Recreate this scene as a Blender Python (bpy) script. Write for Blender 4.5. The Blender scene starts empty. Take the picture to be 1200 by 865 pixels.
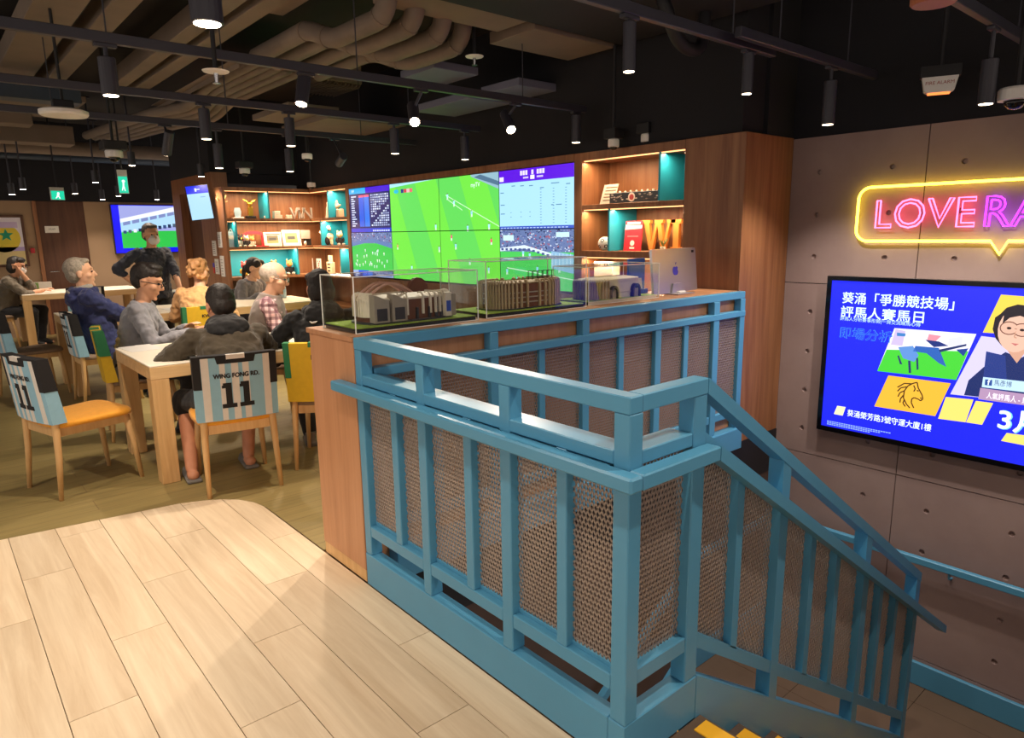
import bpy, bmesh, math, random
import numpy as np
from mathutils import Vector, Matrix
from mathutils.geometry import delaunay_2d_cdt, tessellate_polygon

SC = bpy.context.scene
COL = SC.collection
random.seed(7)

# ---------------------------------------------------------------- camera
# axes: +X runs away to the right (stair flight), +Y away to the left (along the video wall), z up, floor z = 0
FPX, YAW, PITCH, ROLL, EYE = 803.39, math.radians(40.6156), math.radians(11.2725), math.radians(-0.8549), 1.51
def _basis():
    cy, sy, cp, sp = math.cos(YAW), math.sin(YAW), math.cos(PITCH), math.sin(PITCH)
    f = Vector((sy*cp, cy*cp, -sp)); r = Vector((cy, -sy, 0)); u = r.cross(f)
    r2 = r*math.cos(ROLL)+u*math.sin(ROLL); u2 = u*math.cos(ROLL)-r*math.sin(ROLL)
    return r2, u2, f
CR, CU, CF = _basis()
CAM = Vector((0, 0, EYE))
cam = bpy.data.cameras.new('camera'); cam_ob = bpy.data.objects.new('camera', cam); COL.objects.link(cam_ob)
cam.sensor_fit = 'HORIZONTAL'; cam.sensor_width = 36.0; cam.lens = FPX/1200*36.0
cam.clip_start = 0.05; cam.clip_end = 100
m = Matrix((CR, CU, -CF)).transposed().to_4x4(); m.translation = CAM
cam_ob.matrix_world = m
SC.camera = cam_ob
# pixel (1200 x 865 frame) -> direction; distance always comes from a plane the thing touches
def ray(px, py): return CF*FPX+CR*(px-600)-CU*(py-432.5)
def atz(px, py, z): d = ray(px, py); return CAM+d*((z-EYE)/d.z)
def atx(px, py, x): d = ray(px, py); return CAM+d*(x/d.x)
def aty(px, py, y): d = ray(px, py); return CAM+d*(y/d.y)

# ---------------------------------------------------------------- world, exposure
w = bpy.data.worlds.new('world'); SC.world = w; w.use_nodes = True
w.node_tree.nodes['Background'].inputs[0].default_value = (0.9, 0.78, 0.68, 1)
w.node_tree.nodes['Background'].inputs[1].default_value = 0.74
SC.view_settings.view_transform = 'Standard'; SC.view_settings.look = 'None'
SC.view_settings.exposure = 0.65; SC.view_settings.gamma = 1.0
SC.view_settings.use_curve_mapping = False
WARM = (1.0, 0.84, 0.68); NEUTRAL = (1.0, 0.90, 0.80)

# ---------------------------------------------------------------- materials
def lin(c):
    if isinstance(c, str):
        c = tuple(int(c[i:i+2], 16) for i in (0, 2, 4))
    return tuple(((v/255/12.92) if v/255 <= 0.04045 else ((v/255+0.055)/1.055)**2.4) for v in c)
MATS = {}
def nodes_of(name):
    m = bpy.data.materials.new(name); m.use_nodes = True
    nt = m.node_tree; b = nt.nodes['Principled BSDF']
    MATS[name] = m
    return m, nt, b
def mat(name, c, rough=0.6, metal=0.0, var=0.06, scale=8.0, bump=0.0, coat=0.0, sheen=0.0):
    """plain procedural material: base colour with a little noise"""
    m, nt, b = nodes_of(name)
    L = lin(c)
    tc = nt.nodes.new('ShaderNodeTexCoord'); n = nt.nodes.new('ShaderNodeTexNoise')
    n.inputs['Scale'].default_value = scale; n.inputs['Detail'].default_value = 3
    nt.links.new(tc.outputs['Object'], n.inputs['Vector'])
    r = nt.nodes.new('ShaderNodeMixRGB')
    r.inputs[1].default_value = (*[max(0, v*(1-var*2)) for v in L], 1); r.inputs[2].default_value = (*[min(1, v*(1+var*2)) for v in L], 1)
    nt.links.new(n.outputs['Fac'], r.inputs[0]); nt.links.new(r.outputs[0], b.inputs['Base Color'])
    b.inputs['Roughness'].default_value = rough; b.inputs['Metallic'].default_value = metal
    b.inputs['Coat Weight'].default_value = coat; b.inputs['Sheen Weight'].default_value = sheen
    if bump:
        bp = nt.nodes.new('ShaderNodeBump'); bp.inputs['Strength'].default_value = bump; bp.inputs['Distance'].default_value = 0.01
        nt.links.new(n.outputs['Fac'], bp.inputs['Height']); nt.links.new(bp.outputs[0], b.inputs['Normal'])
    return m
def wood(name, c1, c2, rough=0.45, axis=2, scale=1.0, bump=0.05, coat=0.0):
    """grain stretched along one axis of object space; every object gets its own shade"""
    m, nt, b = nodes_of(name)
    tc = nt.nodes.new('ShaderNodeTexCoord'); mp = nt.nodes.new('ShaderNodeMapping')
    s = [14*scale]*3; s[axis] = 0.8*scale
    mp.inputs['Scale'].default_value = s
    oi = nt.nodes.new('ShaderNodeObjectInfo'); vm = nt.nodes.new('ShaderNodeVectorMath'); vm.operation = 'SCALE'
    vm.inputs[0].default_value = (31, 17, 23); nt.links.new(oi.outputs['Random'], vm.inputs['Scale'])
    va = nt.nodes.new('ShaderNodeVectorMath'); va.operation = 'ADD'
    nt.links.new(tc.outputs['Object'], va.inputs[0]); nt.links.new(vm.outputs[0], va.inputs[1]); nt.links.new(va.outputs[0], mp.inputs['Vector'])
    n = nt.nodes.new('ShaderNodeTexNoise'); n.inputs['Scale'].default_value = 1.6; n.inputs['Detail'].default_value = 7; n.inputs['Roughness'].default_value = 0.65
    n.inputs['Distortion'].default_value = 0.6
    nt.links.new(mp.outputs[0], n.inputs['Vector'])
    cr = nt.nodes.new('ShaderNodeValToRGB'); cr.color_ramp.elements[0].position = 0.3; cr.color_ramp.elements[1].position = 0.72
    cr.color_ramp.elements[0].color = (*lin(c1), 1); cr.color_ramp.elements[1].color = (*lin(c2), 1)
    nt.links.new(n.outputs['Fac'], cr.inputs[0])
    hs = nt.nodes.new('ShaderNodeHueSaturation'); nt.links.new(cr.outputs[0], hs.inputs['Color'])
    mr = nt.nodes.new('ShaderNodeMapRange'); mr.inputs[3].default_value = 0.92; mr.inputs[4].default_value = 1.06
    nt.links.new(oi.outputs['Random'], mr.inputs[0]); nt.links.new(mr.outputs[0], hs.inputs['Value'])
    nt.links.new(hs.outputs[0], b.inputs['Base Color'])
    b.inputs['Roughness'].default_value = rough; b.inputs['Coat Weight'].default_value = coat
    bp = nt.nodes.new('ShaderNodeBump'); bp.inputs['Strength'].default_value = bump; bp.inputs['Distance'].default_value = 0.004
    nt.links.new(n.outputs['Fac'], bp.inputs['Height']); nt.links.new(bp.outputs[0], b.inputs['Normal'])
    return m
def emit(name, c, s):
    m, nt, b = nodes_of(name)
    b.inputs['Base Color'].default_value = (*lin(c), 1); b.inputs['Emission Color'].default_value = (*lin(c), 1)
    b.inputs['Emission Strength'].default_value = s
    return m
def emit_attr(name, s, gloss=0.25):
    """screen: shows the picture stored per face, gives off its light"""
    m, nt, b = nodes_of(name)
    a = nt.nodes.new('ShaderNodeAttribute'); a.attribute_name = 'picture'
    nt.links.new(a.outputs['Color'], b.inputs['Emission Color'])
    b.inputs['Base Color'].default_value = (0.01, 0.01, 0.012, 1); b.inputs['Roughness'].default_value = gloss
    b.inputs['Emission Strength'].default_value = s
    return m
def print_attr(name, rough=0.6):
    """flat print: per-face ink colours, lit by the room"""
    m, nt, b = nodes_of(name)
    a = nt.nodes.new('ShaderNodeAttribute'); a.attribute_name = 'picture'
    nt.links.new(a.outputs['Color'], b.inputs['Base Color']); b.inputs['Roughness'].default_value = rough
    return m
def pane(name, tint=(1, 1, 1), refl=1.0):
    """thin clear acrylic / glass: fresnel reflection over transparency"""
    m = bpy.data.materials.new(name); m.use_nodes = True; nt = m.node_tree; nt.nodes.clear(); MATS[name] = m
    o = nt.nodes.new('ShaderNodeOutputMaterial'); t = nt.nodes.new('ShaderNodeBsdfTransparent'); g = nt.nodes.new('ShaderNodeBsdfGlossy')
    t.inputs[0].default_value = (*tint, 1); g.inputs['Roughness'].default_value = 0.02
    lw = nt.nodes.new('ShaderNodeLayerWeight'); lw.inputs[0].default_value = 0.5
    pw = nt.nodes.new('ShaderNodeMath'); pw.operation = 'POWER'; pw.inputs[1].default_value = 5.0; nt.links.new(lw.outputs['Facing'], pw.inputs[0])
    mu = nt.nodes.new('ShaderNodeMath'); mu.operation = 'MULTIPLY_ADD'; mu.inputs[1].default_value = 0.8*refl; mu.inputs[2].default_value = 0.035*refl; nt.links.new(pw.outputs[0], mu.inputs[0])
    mx = nt.nodes.new('ShaderNodeMixShader'); nt.links.new(mu.outputs[0], mx.inputs[0]); nt.links.new(t.outputs[0], mx.inputs[1]); nt.links.new(g.outputs[0], mx.inputs[2])
    nt.links.new(mx.outputs[0], o.inputs[0])
    return m

wood('plank_oak', 'D0B796', 'E9D6B8', 0.58, 1, 0.9, 0.04)
mat('grout', '7A5C3E', 0.9)
wood('shelf_wood', '7A4A2C', 'A06E48', 0.45, 2, 0.8)
wood('counter_wood', 'AE7850', 'C8926A', 0.45, 2, 0.8)
wood('dark_wood', '4A2A1C', '64402C', 0.5, 2, 0.8)
wood('oak', 'C79A62', 'DDB57E', 0.45, 2, 1.2)
wood('oak_flat', 'CBA06B', 'E2BF8C', 0.45, 0, 1.0)
mat('table_white', 'EFE4D0', 0.35, var=0.02)
mat('blue_paint', '4E92B6', 0.38, var=0.02)
mat('mesh_metal', 'A4968C', 0.45, 0.3, var=0.04)
mat('black_paint', '17161A', 0.6, var=0.1)
mat('black_ceiling', '16151B', 0.85, var=0.15, scale=2)
mat('ceiling_brown', '2A2422', 0.9, var=0.2, scale=2, bump=0.3)
mat('duct_tan', '7A6A5C', 0.75, var=0.12, scale=3, bump=0.1)
mat('pipe_lag', '76685C', 0.7, var=0.14, scale=6, bump=0.15)
mat('track_black', '33323C', 0.45, var=0.05)
mat('tray_blue', '35404F', 0.5, 0.3, var=0.08)
mat('white_plastic', 'E4E0DA', 0.4, var=0.02)
mat('black_plastic', '101014', 0.35, var=0.05)
mat('black_gloss', '08080C', 0.12, var=0.02)
mat('teal_panel', '1E98B4', 0.5, var=0.04)
mat('beige_wall', 'A08468', 0.85, var=0.04, scale=3)
mat('chrome', 'C8C8CC', 0.2, 1.0, var=0.02)
mat('silver', 'C9C6CC', 0.32, 0.85, var=0.01)
mat('gold', 'C79A3A', 0.3, 0.9, var=0.05)
mat('turf', '8AA63A', 0.95, var=0.25, scale=60, bump=0.4)
mat('skin_a', 'D09A78', 0.55, var=0.05, scale=14); mat('skin_b', 'C98A68', 0.55, var=0.05, scale=14); mat('skin_c', 'DCA988', 0.55, var=0.05, scale=14)
mat('hair_black', '1C140F', 0.6, var=0.2, scale=60, bump=0.5); mat('hair_grey', '9A8F80', 0.65, var=0.3, scale=60, bump=0.5)
mat('hair_brown', 'B88656', 0.6, var=0.25, scale=50, bump=0.5); mat('hair_salt', '4A4440', 0.6, var=0.4, scale=60, bump=0.5); mat('hair_white', 'B4A494', 0.65, var=0.2, scale=60, bump=0.5)
pane('acrylic', (0.96, 0.98, 0.97), 1.0)
mat('edge_highlight', 'F4F6F2', 0.25, var=0.02)

# ---------------------------------------------------------------- mesh helpers
class MB:
    """collects closed shapes, then becomes ONE mesh object"""
    def __init__(s): s.v = []; s.f = []; s.c = []
    def add(s, vs, fs, col=None):
        o = len(s.v); s.v += [Vector(p) for p in vs]; s.f += [tuple(i+o for i in f) for f in fs]
        if col is not None: s.c += [col]*len(fs)
        return s
    def box(s, x0, x1, y0, y1, z0, z1):
        v = [(x, y, z) for z in (z0, z1) for y in (y0, y1) for x in (x0, x1)]
        return s.add(v, [(0, 2, 3, 1), (4, 5, 7, 6), (0, 1, 5, 4), (2, 6, 7, 3), (0, 4, 6, 2), (1, 3, 7, 5)])
    def cbox(s, x0, x1, y0, y1, z0, z1, b=0.004):
        """box with chamfered edges"""
        b = min(b, (x1-x0)/2.01, (y1-y0)/2.01, (z1-z0)/2.01)
        bm = bmesh.new(); bmesh.ops.create_cube(bm, size=1)
        for v in bm.verts: v.co = Vector(((x0+x1)/2+v.co.x*(x1-x0), (y0+y1)/2+v.co.y*(y1-y0), (z0+z1)/2+v.co.z*(z1-z0)))
        bmesh.ops.bevel(bm, geom=bm.edges[:], offset=b, segments=1, affect='EDGES')
        s.bm(bm); return s
    def bm(s, bm, mx=None):
        bm.verts.index_update()
        vs = [(mx @ v.co if mx else v.co.copy()) for v in bm.verts]
        s.add(vs, [tuple(v.index for v in f.verts) for f in bm.faces]); bm.free(); return s
    def obox(s, c, size, mx=None):
        """box of size centred at c, turned by the 3x3 mx"""
        mx = mx or Matrix.Identity(3); c = Vector(c); h = [v/2 for v in size]
        v = [c+mx @ Vector((x*h[0], y*h[1], z*h[2])) for z in (-1, 1) for y in (-1, 1) for x in (-1, 1)]
        return s.add(v, [(0, 2, 3, 1), (4, 5, 7, 6), (0, 1, 5, 4), (2, 6, 7, 3), (0, 4, 6, 2), (1, 3, 7, 5)])
    def bar(s, a, b, w, h, up=(0, 0, 1)):
        """rectangular bar from a to b, w wide, h along up"""
        a, b = Vector(a), Vector(b); d = (b-a).normalized(); u = Vector(up); r = d.cross(u).normalized(); u = r.cross(d)
        v = [p+r*(sx*w/2)+u*(sz*h/2) for p in (a, b) for sz in (-1, 1) for sx in (-1, 1)]
        return s.add(v, [(0, 1, 3, 2), (4, 6, 7, 5), (0, 4, 5, 1), (2, 3, 7, 6), (0, 2, 6, 4), (1, 5, 7, 3)])
    def tube(s, pts, r, n=10, cap=True, squash=1.0):
        """round tube along pts; r is one radius or one per point"""
        pts = [Vector(p) for p in pts]; rs = r if isinstance(r, (list, tuple)) else [r]*len(pts)
        o = len(s.v); N = None
        for i, p in enumerate(pts):
            t = (pts[min(i+1, len(pts)-1)]-pts[max(i-1, 0)]).normalized()
            if N is None: N = t.orthogonal().normalized()
            N = (N-t*N.dot(t)).normalized(); B = t.cross(N)
            for k in range(n):
                a = 2*math.pi*k/n; s.v.append(p+(N*math.cos(a)+B*math.sin(a)*squash)*rs[i])
        for i in range(len(pts)-1):
            for k in range(n):
                a = o+i*n+k; b = o+i*n+(k+1) % n; s.f.append((a, b, b+n, a+n))
        if cap:
            s.f.append(tuple(o+k for k in reversed(range(n)))); e = o+(len(pts)-1)*n; s.f.append(tuple(e+k for k in range(n)))
        return s
    def lathe(s, prof, n=20, c=(0, 0, 0), mx=None):
        """profile of (radius, height) turned about z"""
        c = Vector(c); o = len(s.v)
        for r, z in prof:
            for k in range(n):
                a = 2*math.pi*k/n; p = Vector((r*math.cos(a), r*math.sin(a), z)); s.v.append(c+(mx @ p if mx else p))
        for i in range(len(prof)-1):
            for k in range(n):
                a = o+i*n+k; b = o+i*n+(k+1) % n; s.f.append((a, b, b+n, a+n))
        s.f.append(tuple(o+k for k in reversed(range(n)))); e = o+(len(prof)-1)*n; s.f.append(tuple(e+k for k in range(n)))
        return s
    def prism(s, poly, fn, t0, t1):
        """polygon (u, v) pushed from depth t0 to t1; fn(u, v, t) gives the point"""
        n = len(poly); vs = [fn(u, v, t0) for u, v in poly]+[fn(u, v, t1) for u, v in poly]
        return s.add(vs, [tuple(range(n))[::-1], tuple(range(n, 2*n))]+[(i, (i+1) % n, n+(i+1) % n, n+i) for i in range(n)])
    def ball(s, c, r, n=12, mx=None):
        r = r if isinstance(r, (list, tuple)) else (r, r, r)
        bm = bmesh.new(); bmesh.ops.create_uvsphere(bm, u_segments=n, v_segments=max(6, n*2//3), radius=1)
        M = Matrix.Translation(c) @ (mx.to_4x4() if mx else Matrix.Identity(4)) @ Matrix.Diagonal((*r, 1))
        return s.bm(bm, M)
    def build(s, name, material, parent=None, smooth=False, world=True, kind=None):
        vs = s.v
        if parent is not None and world:
            inv = world_of(parent).inverted(); vs = [inv @ p for p in vs]
        me = bpy.data.meshes.new(name); me.from_pydata([tuple(p) for p in vs], [], s.f)
        if s.c:
            a = me.color_attributes.new('picture', 'FLOAT_COLOR', 'CORNER'); buf = []
            for f, c in zip(s.f, s.c): buf += list((*c, 1.0))*len(f)
            a.data.foreach_set('color', buf)
        else:
            bm = bmesh.new(); bm.from_mesh(me); bmesh.ops.recalc_face_normals(bm, faces=bm.faces[:]); bm.to_mesh(me); bm.free()
        me.update()
        if smooth: me.shade_smooth() if hasattr(me, 'shade_smooth') else [setattr(p, 'use_smooth', True) for p in me.polygons]
        o = bpy.data.objects.new(name, me); COL.objects.link(o)
        me.materials.append(MATS[material] if isinstance(material, str) else material)
        if parent is not None: o.parent = parent
        if kind: o['kind'] = kind
        return o
WORLD = {}
def world_of(o):
    l, r = Matrix.Translation(o.location), o.rotation_euler.to_matrix().to_4x4()
    mx = l @ r
    return world_of(o.parent) @ mx if o.parent else mx
def rz(a): return Matrix.Rotation(a, 3, 'Z')
def tag(o, label, cat, group=None):
    o['label'] = label; o['category'] = cat
    if group: o['group'] = group
    return o
def thing(name, label, cat, loc=(0, 0, 0), rot=0.0, group=None):
    o = bpy.data.objects.new(name, None); COL.objects.link(o); o.location = loc; o.rotation_euler = (0, 0, rot)
    o.empty_display_size = 0.1
    return tag(o, label, cat, group)
def struct(o): o['kind'] = 'structure'; return o
def copy_tree(o, parent=None):
    c = o.copy(); COL.objects.link(c); c.parent = parent
    for ch in [x for x in o.children]: copy_tree(ch, c)
    return c
def place(o, loc, rot, label, group=None):
    o.location = loc; o.rotation_euler = (0, 0, rot); o['label'] = label
    if group: o['group'] = group
    return o

# ---- flat pictures: lettering and prints as thin layers of coloured faces
_FONT = {}
def text_mesh(s, size=1.0, bold=0.0, spacing=1.0):
    key = (s, size, bold, spacing)
    if key in _FONT: return _FONT[key]
    cu = bpy.data.curves.new('t', 'FONT'); cu.body = s; cu.size = size; cu.offset = bold; cu.space_character = spacing; cu.resolution_u = 3
    ob = bpy.data.objects.new('t', cu); COL.objects.link(ob)
    me = bpy.data.meshes.new_from_object(ob)
    v = [tuple(p.co) for p in me.vertices]; f = [tuple(p.vertices) for p in me.polygons]
    bpy.data.objects.remove(ob); bpy.data.curves.remove(cu); bpy.data.meshes.remove(me)
    _FONT[key] = (v, f); return v, f
class Pic(MB):
    """flat picture on a plane: o lower-left corner, u / v unit directions in metres; layers step off the surface by 0.3 mm"""
    def __init__(s, o, u, v):
        super().__init__(); s.o, s.u, s.vv = Vector(o), Vector(u).normalized(), Vector(v).normalized(); s.n = s.u.cross(s.vv); s.step = 0.0003
    def pt(s, a, b, l=0): return s.o+s.u*a+s.vv*b+s.n*(s.step*l)
    def poly(s, pts, c, l=0): s.add([s.pt(a, b, l) for a, b in pts], [tuple(range(len(pts)))], lin(c)); return s
    def npoly(s, pts, c, l=0):
        """polygon that may be concave"""
        tri = tessellate_polygon([[Vector((a, b, 0)) for a, b in pts]])
        fs = []
        for t in tri:
            (x0, y0), (x1, y1), (x2, y2) = [pts[i] for i in t]
            fs.append(t if (x1-x0)*(y2-y0)-(y1-y0)*(x2-x0) > 0 else t[::-1])
        s.add([s.pt(a, b, l) for a, b in pts], fs, lin(c)); return s
    def rect(s, a0, b0, a1, b1, c, l=0): return s.poly([(a0, b0), (a1, b0), (a1, b1), (a0, b1)], c, l)
    def disc(s, a, b, r, c, l=0, n=20, ry=None):
        return s.poly([(a+r*math.cos(2*math.pi*k/n), b+(ry or r)*math.sin(2*math.pi*k/n)) for k in range(n)], c, l)
    def text(s, t, a, b, size, c, l=1, width=None, bold=0.0, spacing=1.0, shear=0.0, center=False):
        """bold > 0 repeats the glyphs a hair apart (as a fraction of the size), which thickens the strokes"""
        v, f = text_mesh(t, 1.0, 0.0, spacing)
        if not v: return s
        x0 = min(p[0] for p in v); x1 = max(p[0] for p in v); sx = size if width is None else width/(x1-x0)
        off = (x1+x0)/2*sx if center else x0*sx
        e = bold*size; k = 0.0
        for du, dv in (((0, 0),) if e <= 0 else ((0, 0), (e, 0), (-e, 0), (0, e), (0, -e), (e*.7, e*.7), (-e*.7, -e*.7), (e*.7, -e*.7), (-e*.7, e*.7))):
            s.add([s.pt(a+p[0]*sx-off+shear*p[1]*size+du, b+p[1]*size+dv, l+k) for p in v], f, lin(c)); k += 0.08
        return s
    def clip(s, w, h):
        """cut everything to the screen rectangle 0..w, 0..h"""
        nv, nf, nc = [], [], []
        for f, c in zip(s.f, s.c):
            pts = [s.v[i] for i in f]; q = []
            for p in pts: d = p-s.o; q.append((d.dot(s.u), d.dot(s.vv), d.dot(s.n)))
            for ax, lim, sg in ((0, 0, 1), (0, w, -1), (1, 0, 1), (1, h, -1)):
                out = []
                for i in range(len(q)):
                    A, B = q[i], q[(i+1) % len(q)]; da, db = (A[ax]-lim)*sg, (B[ax]-lim)*sg
                    if da >= 0: out.append(A)
                    if (da >= 0) != (db >= 0):
                        t = da/(da-db); out.append(tuple(A[k]+(B[k]-A[k])*t for k in range(3)))
                q = out
                if not q: break
            if len(q) >= 3:
                o = len(nv); nv += [s.o+s.u*a+s.vv*b+s.n*e for a, b, e in q]; nf.append(tuple(range(o, o+len(q)))); nc.append(c)
        s.v, s.f, s.c = nv, nf, nc; return s

# ================================================================ the setting
XR, YR = 1.317, 1.08          # outer faces of the stairwell railing
YF = 2.54                     # stairwell side of the display counter
XS, XW = 4.224, 4.85          # video-wall plane, concrete-wall plane
LAND = -1.59                  # half landing
RISE, GO, X0 = 0.159, 0.240, 1.69
SL = -RISE/GO

def vinyl(name):
    m, nt, b = nodes_of(name)
    tc = nt.nodes.new('ShaderNodeTexCoord'); br = nt.nodes.new('ShaderNodeTexBrick')
    br.inputs['Color1'].default_value = (*lin('867648'), 1); br.inputs['Color2'].default_value = (*lin('928050'), 1); br.inputs['Mortar'].default_value = (*lin('7C6640'), 1)
    br.inputs['Scale'].default_value = 1.0; br.inputs['Brick Width'].default_value = 1.2; br.inputs['Row Height'].default_value = 0.18; br.inputs['Mortar Size'].default_value = 0.003
    nt.links.new(tc.outputs['Object'], br.inputs['Vector'])
    mp = nt.nodes.new('ShaderNodeMapping'); mp.inputs['Scale'].default_value = (1.5, 26, 1); nt.links.new(tc.outputs['Object'], mp.inputs['Vector'])
    n = nt.nodes.new('ShaderNodeTexNoise'); n.inputs['Scale'].default_value = 1.5; n.inputs['Detail'].default_value = 5; nt.links.new(mp.outputs[0], n.inputs['Vector'])
    mx = nt.nodes.new('ShaderNodeMixRGB'); mx.blend_type = 'OVERLAY'; mx.inputs[0].default_value = 0.35
    nt.links.new(br.outputs[0], mx.inputs[1]); nt.links.new(n.outputs['Fac'], mx.inputs[2]); nt.links.new(mx.outputs[0], b.inputs['Base Color'])
    b.inputs['Roughness'].default_value = 0.5
vinyl('vinyl_floor')
def concrete(name, c1, c2):
    m, nt, b = nodes_of(name)
    tc = nt.nodes.new('ShaderNodeTexCoord')
    n = nt.nodes.new('ShaderNodeTexNoise'); n.inputs['Scale'].default_value = 1.7; n.inputs['Detail'].default_value = 6; n.inputs['Roughness'].default_value = 0.6
    n2 = nt.nodes.new('ShaderNodeTexNoise'); n2.inputs['Scale'].default_value = 40; n2.inputs['Detail'].default_value = 3
    nt.links.new(tc.outputs['Object'], n.inputs['Vector']); nt.links.new(tc.outputs['Object'], n2.inputs['Vector'])
    cr = nt.nodes.new('ShaderNodeValToRGB'); cr.color_ramp.elements[0].position = 0.3; cr.color_ramp.elements[1].position = 0.7
    cr.color_ramp.elements[0].color = (*lin(c1), 1); cr.color_ramp.elements[1].color = (*lin(c2), 1); nt.links.new(n.outputs['Fac'], cr.inputs[0])
    nt.links.new(cr.outputs[0], b.inputs['Base Color']); b.inputs['Roughness'].default_value = 0.75
    bp = nt.nodes.new('ShaderNodeBump'); bp.inputs['Strength'].default_value = 0.08; bp.inputs['Distance'].default_value = 0.004
    nt.links.new(n2.outputs['Fac'], bp.inputs['Height']); nt.links.new(bp.outputs[0], b.inputs['Normal'])
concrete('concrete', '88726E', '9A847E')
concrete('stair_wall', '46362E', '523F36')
concrete('tile_brown', '564434', '64503F')

# ---- floor: slab, light oak planks, olive vinyl beyond the curved edge
fb = MB()
fb.box(-5, XR+0.02, -3, 14, -0.3, -0.012); fb.box(XR+0.02, 4.95, YF+0.01, 14, -0.3, -0.012)
fb.box(XR+0.02, X0, -3, YR-0.002, -0.3, -0.012); fb.box(X0, XW, -3, -0.25, -0.3, -0.012)
floor = struct(fb.build('floor', 'grout'))
edge = [(-5, 4.91), (0.135, 4.213), (0.971, 4.100), (1.092, 4.049), (1.17, 4.000), (1.246, 3.920), (1.295, 3.82), (1.318, 3.70), (1.320, 3.55)]
light = [(-5, -3), (1.320, -3)]+edge[::-1]          # convex, counter-clockwise
def clip_poly(poly, region):
    out = poly
    for i in range(len(region)):
        (ax, ay), (bx, by) = region[i], region[(i+1) % len(region)]
        q = []
        for j in range(len(out)):
            P, Q = out[j], out[(j+1) % len(out)]
            dp = (bx-ax)*(P[1]-ay)-(by-ay)*(P[0]-ax); dq = (bx-ax)*(Q[1]-ay)-(by-ay)*(Q[0]-ax)
            if dp >= 0: q.append(P)
            if (dp >= 0) != (dq >= 0):
                t = dp/(dp-dq); q.append((P[0]+(Q[0]-P[0])*t, P[1]+(Q[1]-P[1])*t))
        out = q
        if len(out) < 3: return []
    return out
joints = {0: 3.61, 1: 2.805, 2: 3.216, 3: 3.644, 4: 2.828, 5: 3.263, -1: 3.203}
for k in range(-9, 6):
    xa = 0.169+0.2005*k; xb = xa+0.2005
    if k == 5: xb = 1.3155
    j0 = joints.get(k, 2.0+random.random()*1.2)
    while j0 > 0: j0 -= 1.22
    y = j0
    while y < 5.0:
        g = 0.0014
        p = clip_poly([(xa+g, y+g), (xb-g, y+g), (xb-g, y+1.22-g), (xa+g, y+1.22-g)], light)
        if p and y > -2.5:
            MB().prism(p, lambda u, v, t: Vector((u, v, t)), -0.012, 0.0).build('plank', 'plank_oak', floor)
        y += 1.22
vin = MB(); outer = [(-5, 14), (-5, 4.91)]+[(x+0.001, y+0.001) for x, y in edge[1:]]+[(1.3215, 2.976), (4.95, 2.976), (4.95, 14)]
tri = tessellate_polygon([[Vector((a, b, 0)) for a, b in outer]])
vin.add([(a, b, -0.0005) for a, b in outer], [tuple(t) for t in tri])
vin.build('vinyl_area', 'vinyl_floor', floor)
tb = MB().box(XR+0.03, X0-0.001, -0.25, YR-0.002, -0.012, 0.0); tb.build('top_step_tile', 'tile_brown', floor)

# ---- stairs
mat('yellow_strip', 'F2B51E', 0.6, var=0.04)
concrete('step_stone', '4E4038', '5C4C42')
st = thing('staircase', 'brown tiled stair flight with yellow nosing strips going down beside the blue railing', 'stairs', (X0, 0.4, LAND))
ya, yb_ = -0.25, YR-0.001
MB().box(X0-0.075, X0-0.012, ya, yb_-0.03, 0.0, 0.004).build('nosing_strip', 'yellow_strip', st)
for i in range(9):
    x = X0+i*GO; z = -RISE*(i+1)
    MB().box(x, x+GO, ya, yb_, max(LAND-0.01, z-0.5), z).build('step', 'step_stone', st)
    MB().box(x+GO-0.075, x+GO-0.012, ya, yb_-0.03, z, z+0.004).build('nosing_strip', 'yellow_strip', st)
X2 = 3.62
st2 = thing('staircase', 'brown tiled lower stair flight inside the stairwell below the display counter', 'stairs', (X2, 1.8, LAND-1.5))
MB().box(X2+0.02, X2+0.08, 1.14, 2.46, LAND, LAND+0.004).build('nosing_strip', 'yellow_strip', st2)
for i in range(9):
    x = X2-i*GO; z = LAND-RISE*(i+1)
    MB().box(x-GO, x, 1.1, YF-0.01, z-0.4, z).build('step', 'step_stone', st2)
    MB().box(x-GO+0.012, x-GO+0.075, 1.14, 2.46, z, z+0.004).build('nosing_strip', 'yellow_strip', st2)
lf = MB().box(X2, XW, YR, YF, LAND-0.2, LAND-0.012); lf.box(3.85, XW, -0.25, YR, LAND-0.2, LAND-0.012)
landing = struct(lf.build('floor', 'grout'))
for a in range(3):
    for b in range(5):
        x0, x1 = X2+a*0.5, min(X2+a*0.5+0.5, XW); y1 = YF-b*0.6; y0 = max(y1-0.6, -0.25)
        if b >= 2: x0 = max(x0, 3.85) if y1 <= 1.06 else x0
        if x1-x0 > 0.02 and y1 > y0:
            MB().box(x0+.0015, x1-.0015, y0+.0015, y1-.0015, LAND-0.012, LAND).build('tile', 'tile_brown', landing)
# stairwell walls below the floor
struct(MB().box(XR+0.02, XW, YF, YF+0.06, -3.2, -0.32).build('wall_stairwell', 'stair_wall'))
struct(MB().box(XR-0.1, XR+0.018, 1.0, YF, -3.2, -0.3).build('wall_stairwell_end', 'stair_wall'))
struct(MB().box(XR+0.02, XW, YF-0.004, YF+0.05, -0.32, 0.0).build('trim_1', 'black_paint'))
struct(MB().box(X0, XW+0.1, -0.35, -0.25, -2.2, 2.13).build('wall_flight', 'concrete'))

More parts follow.
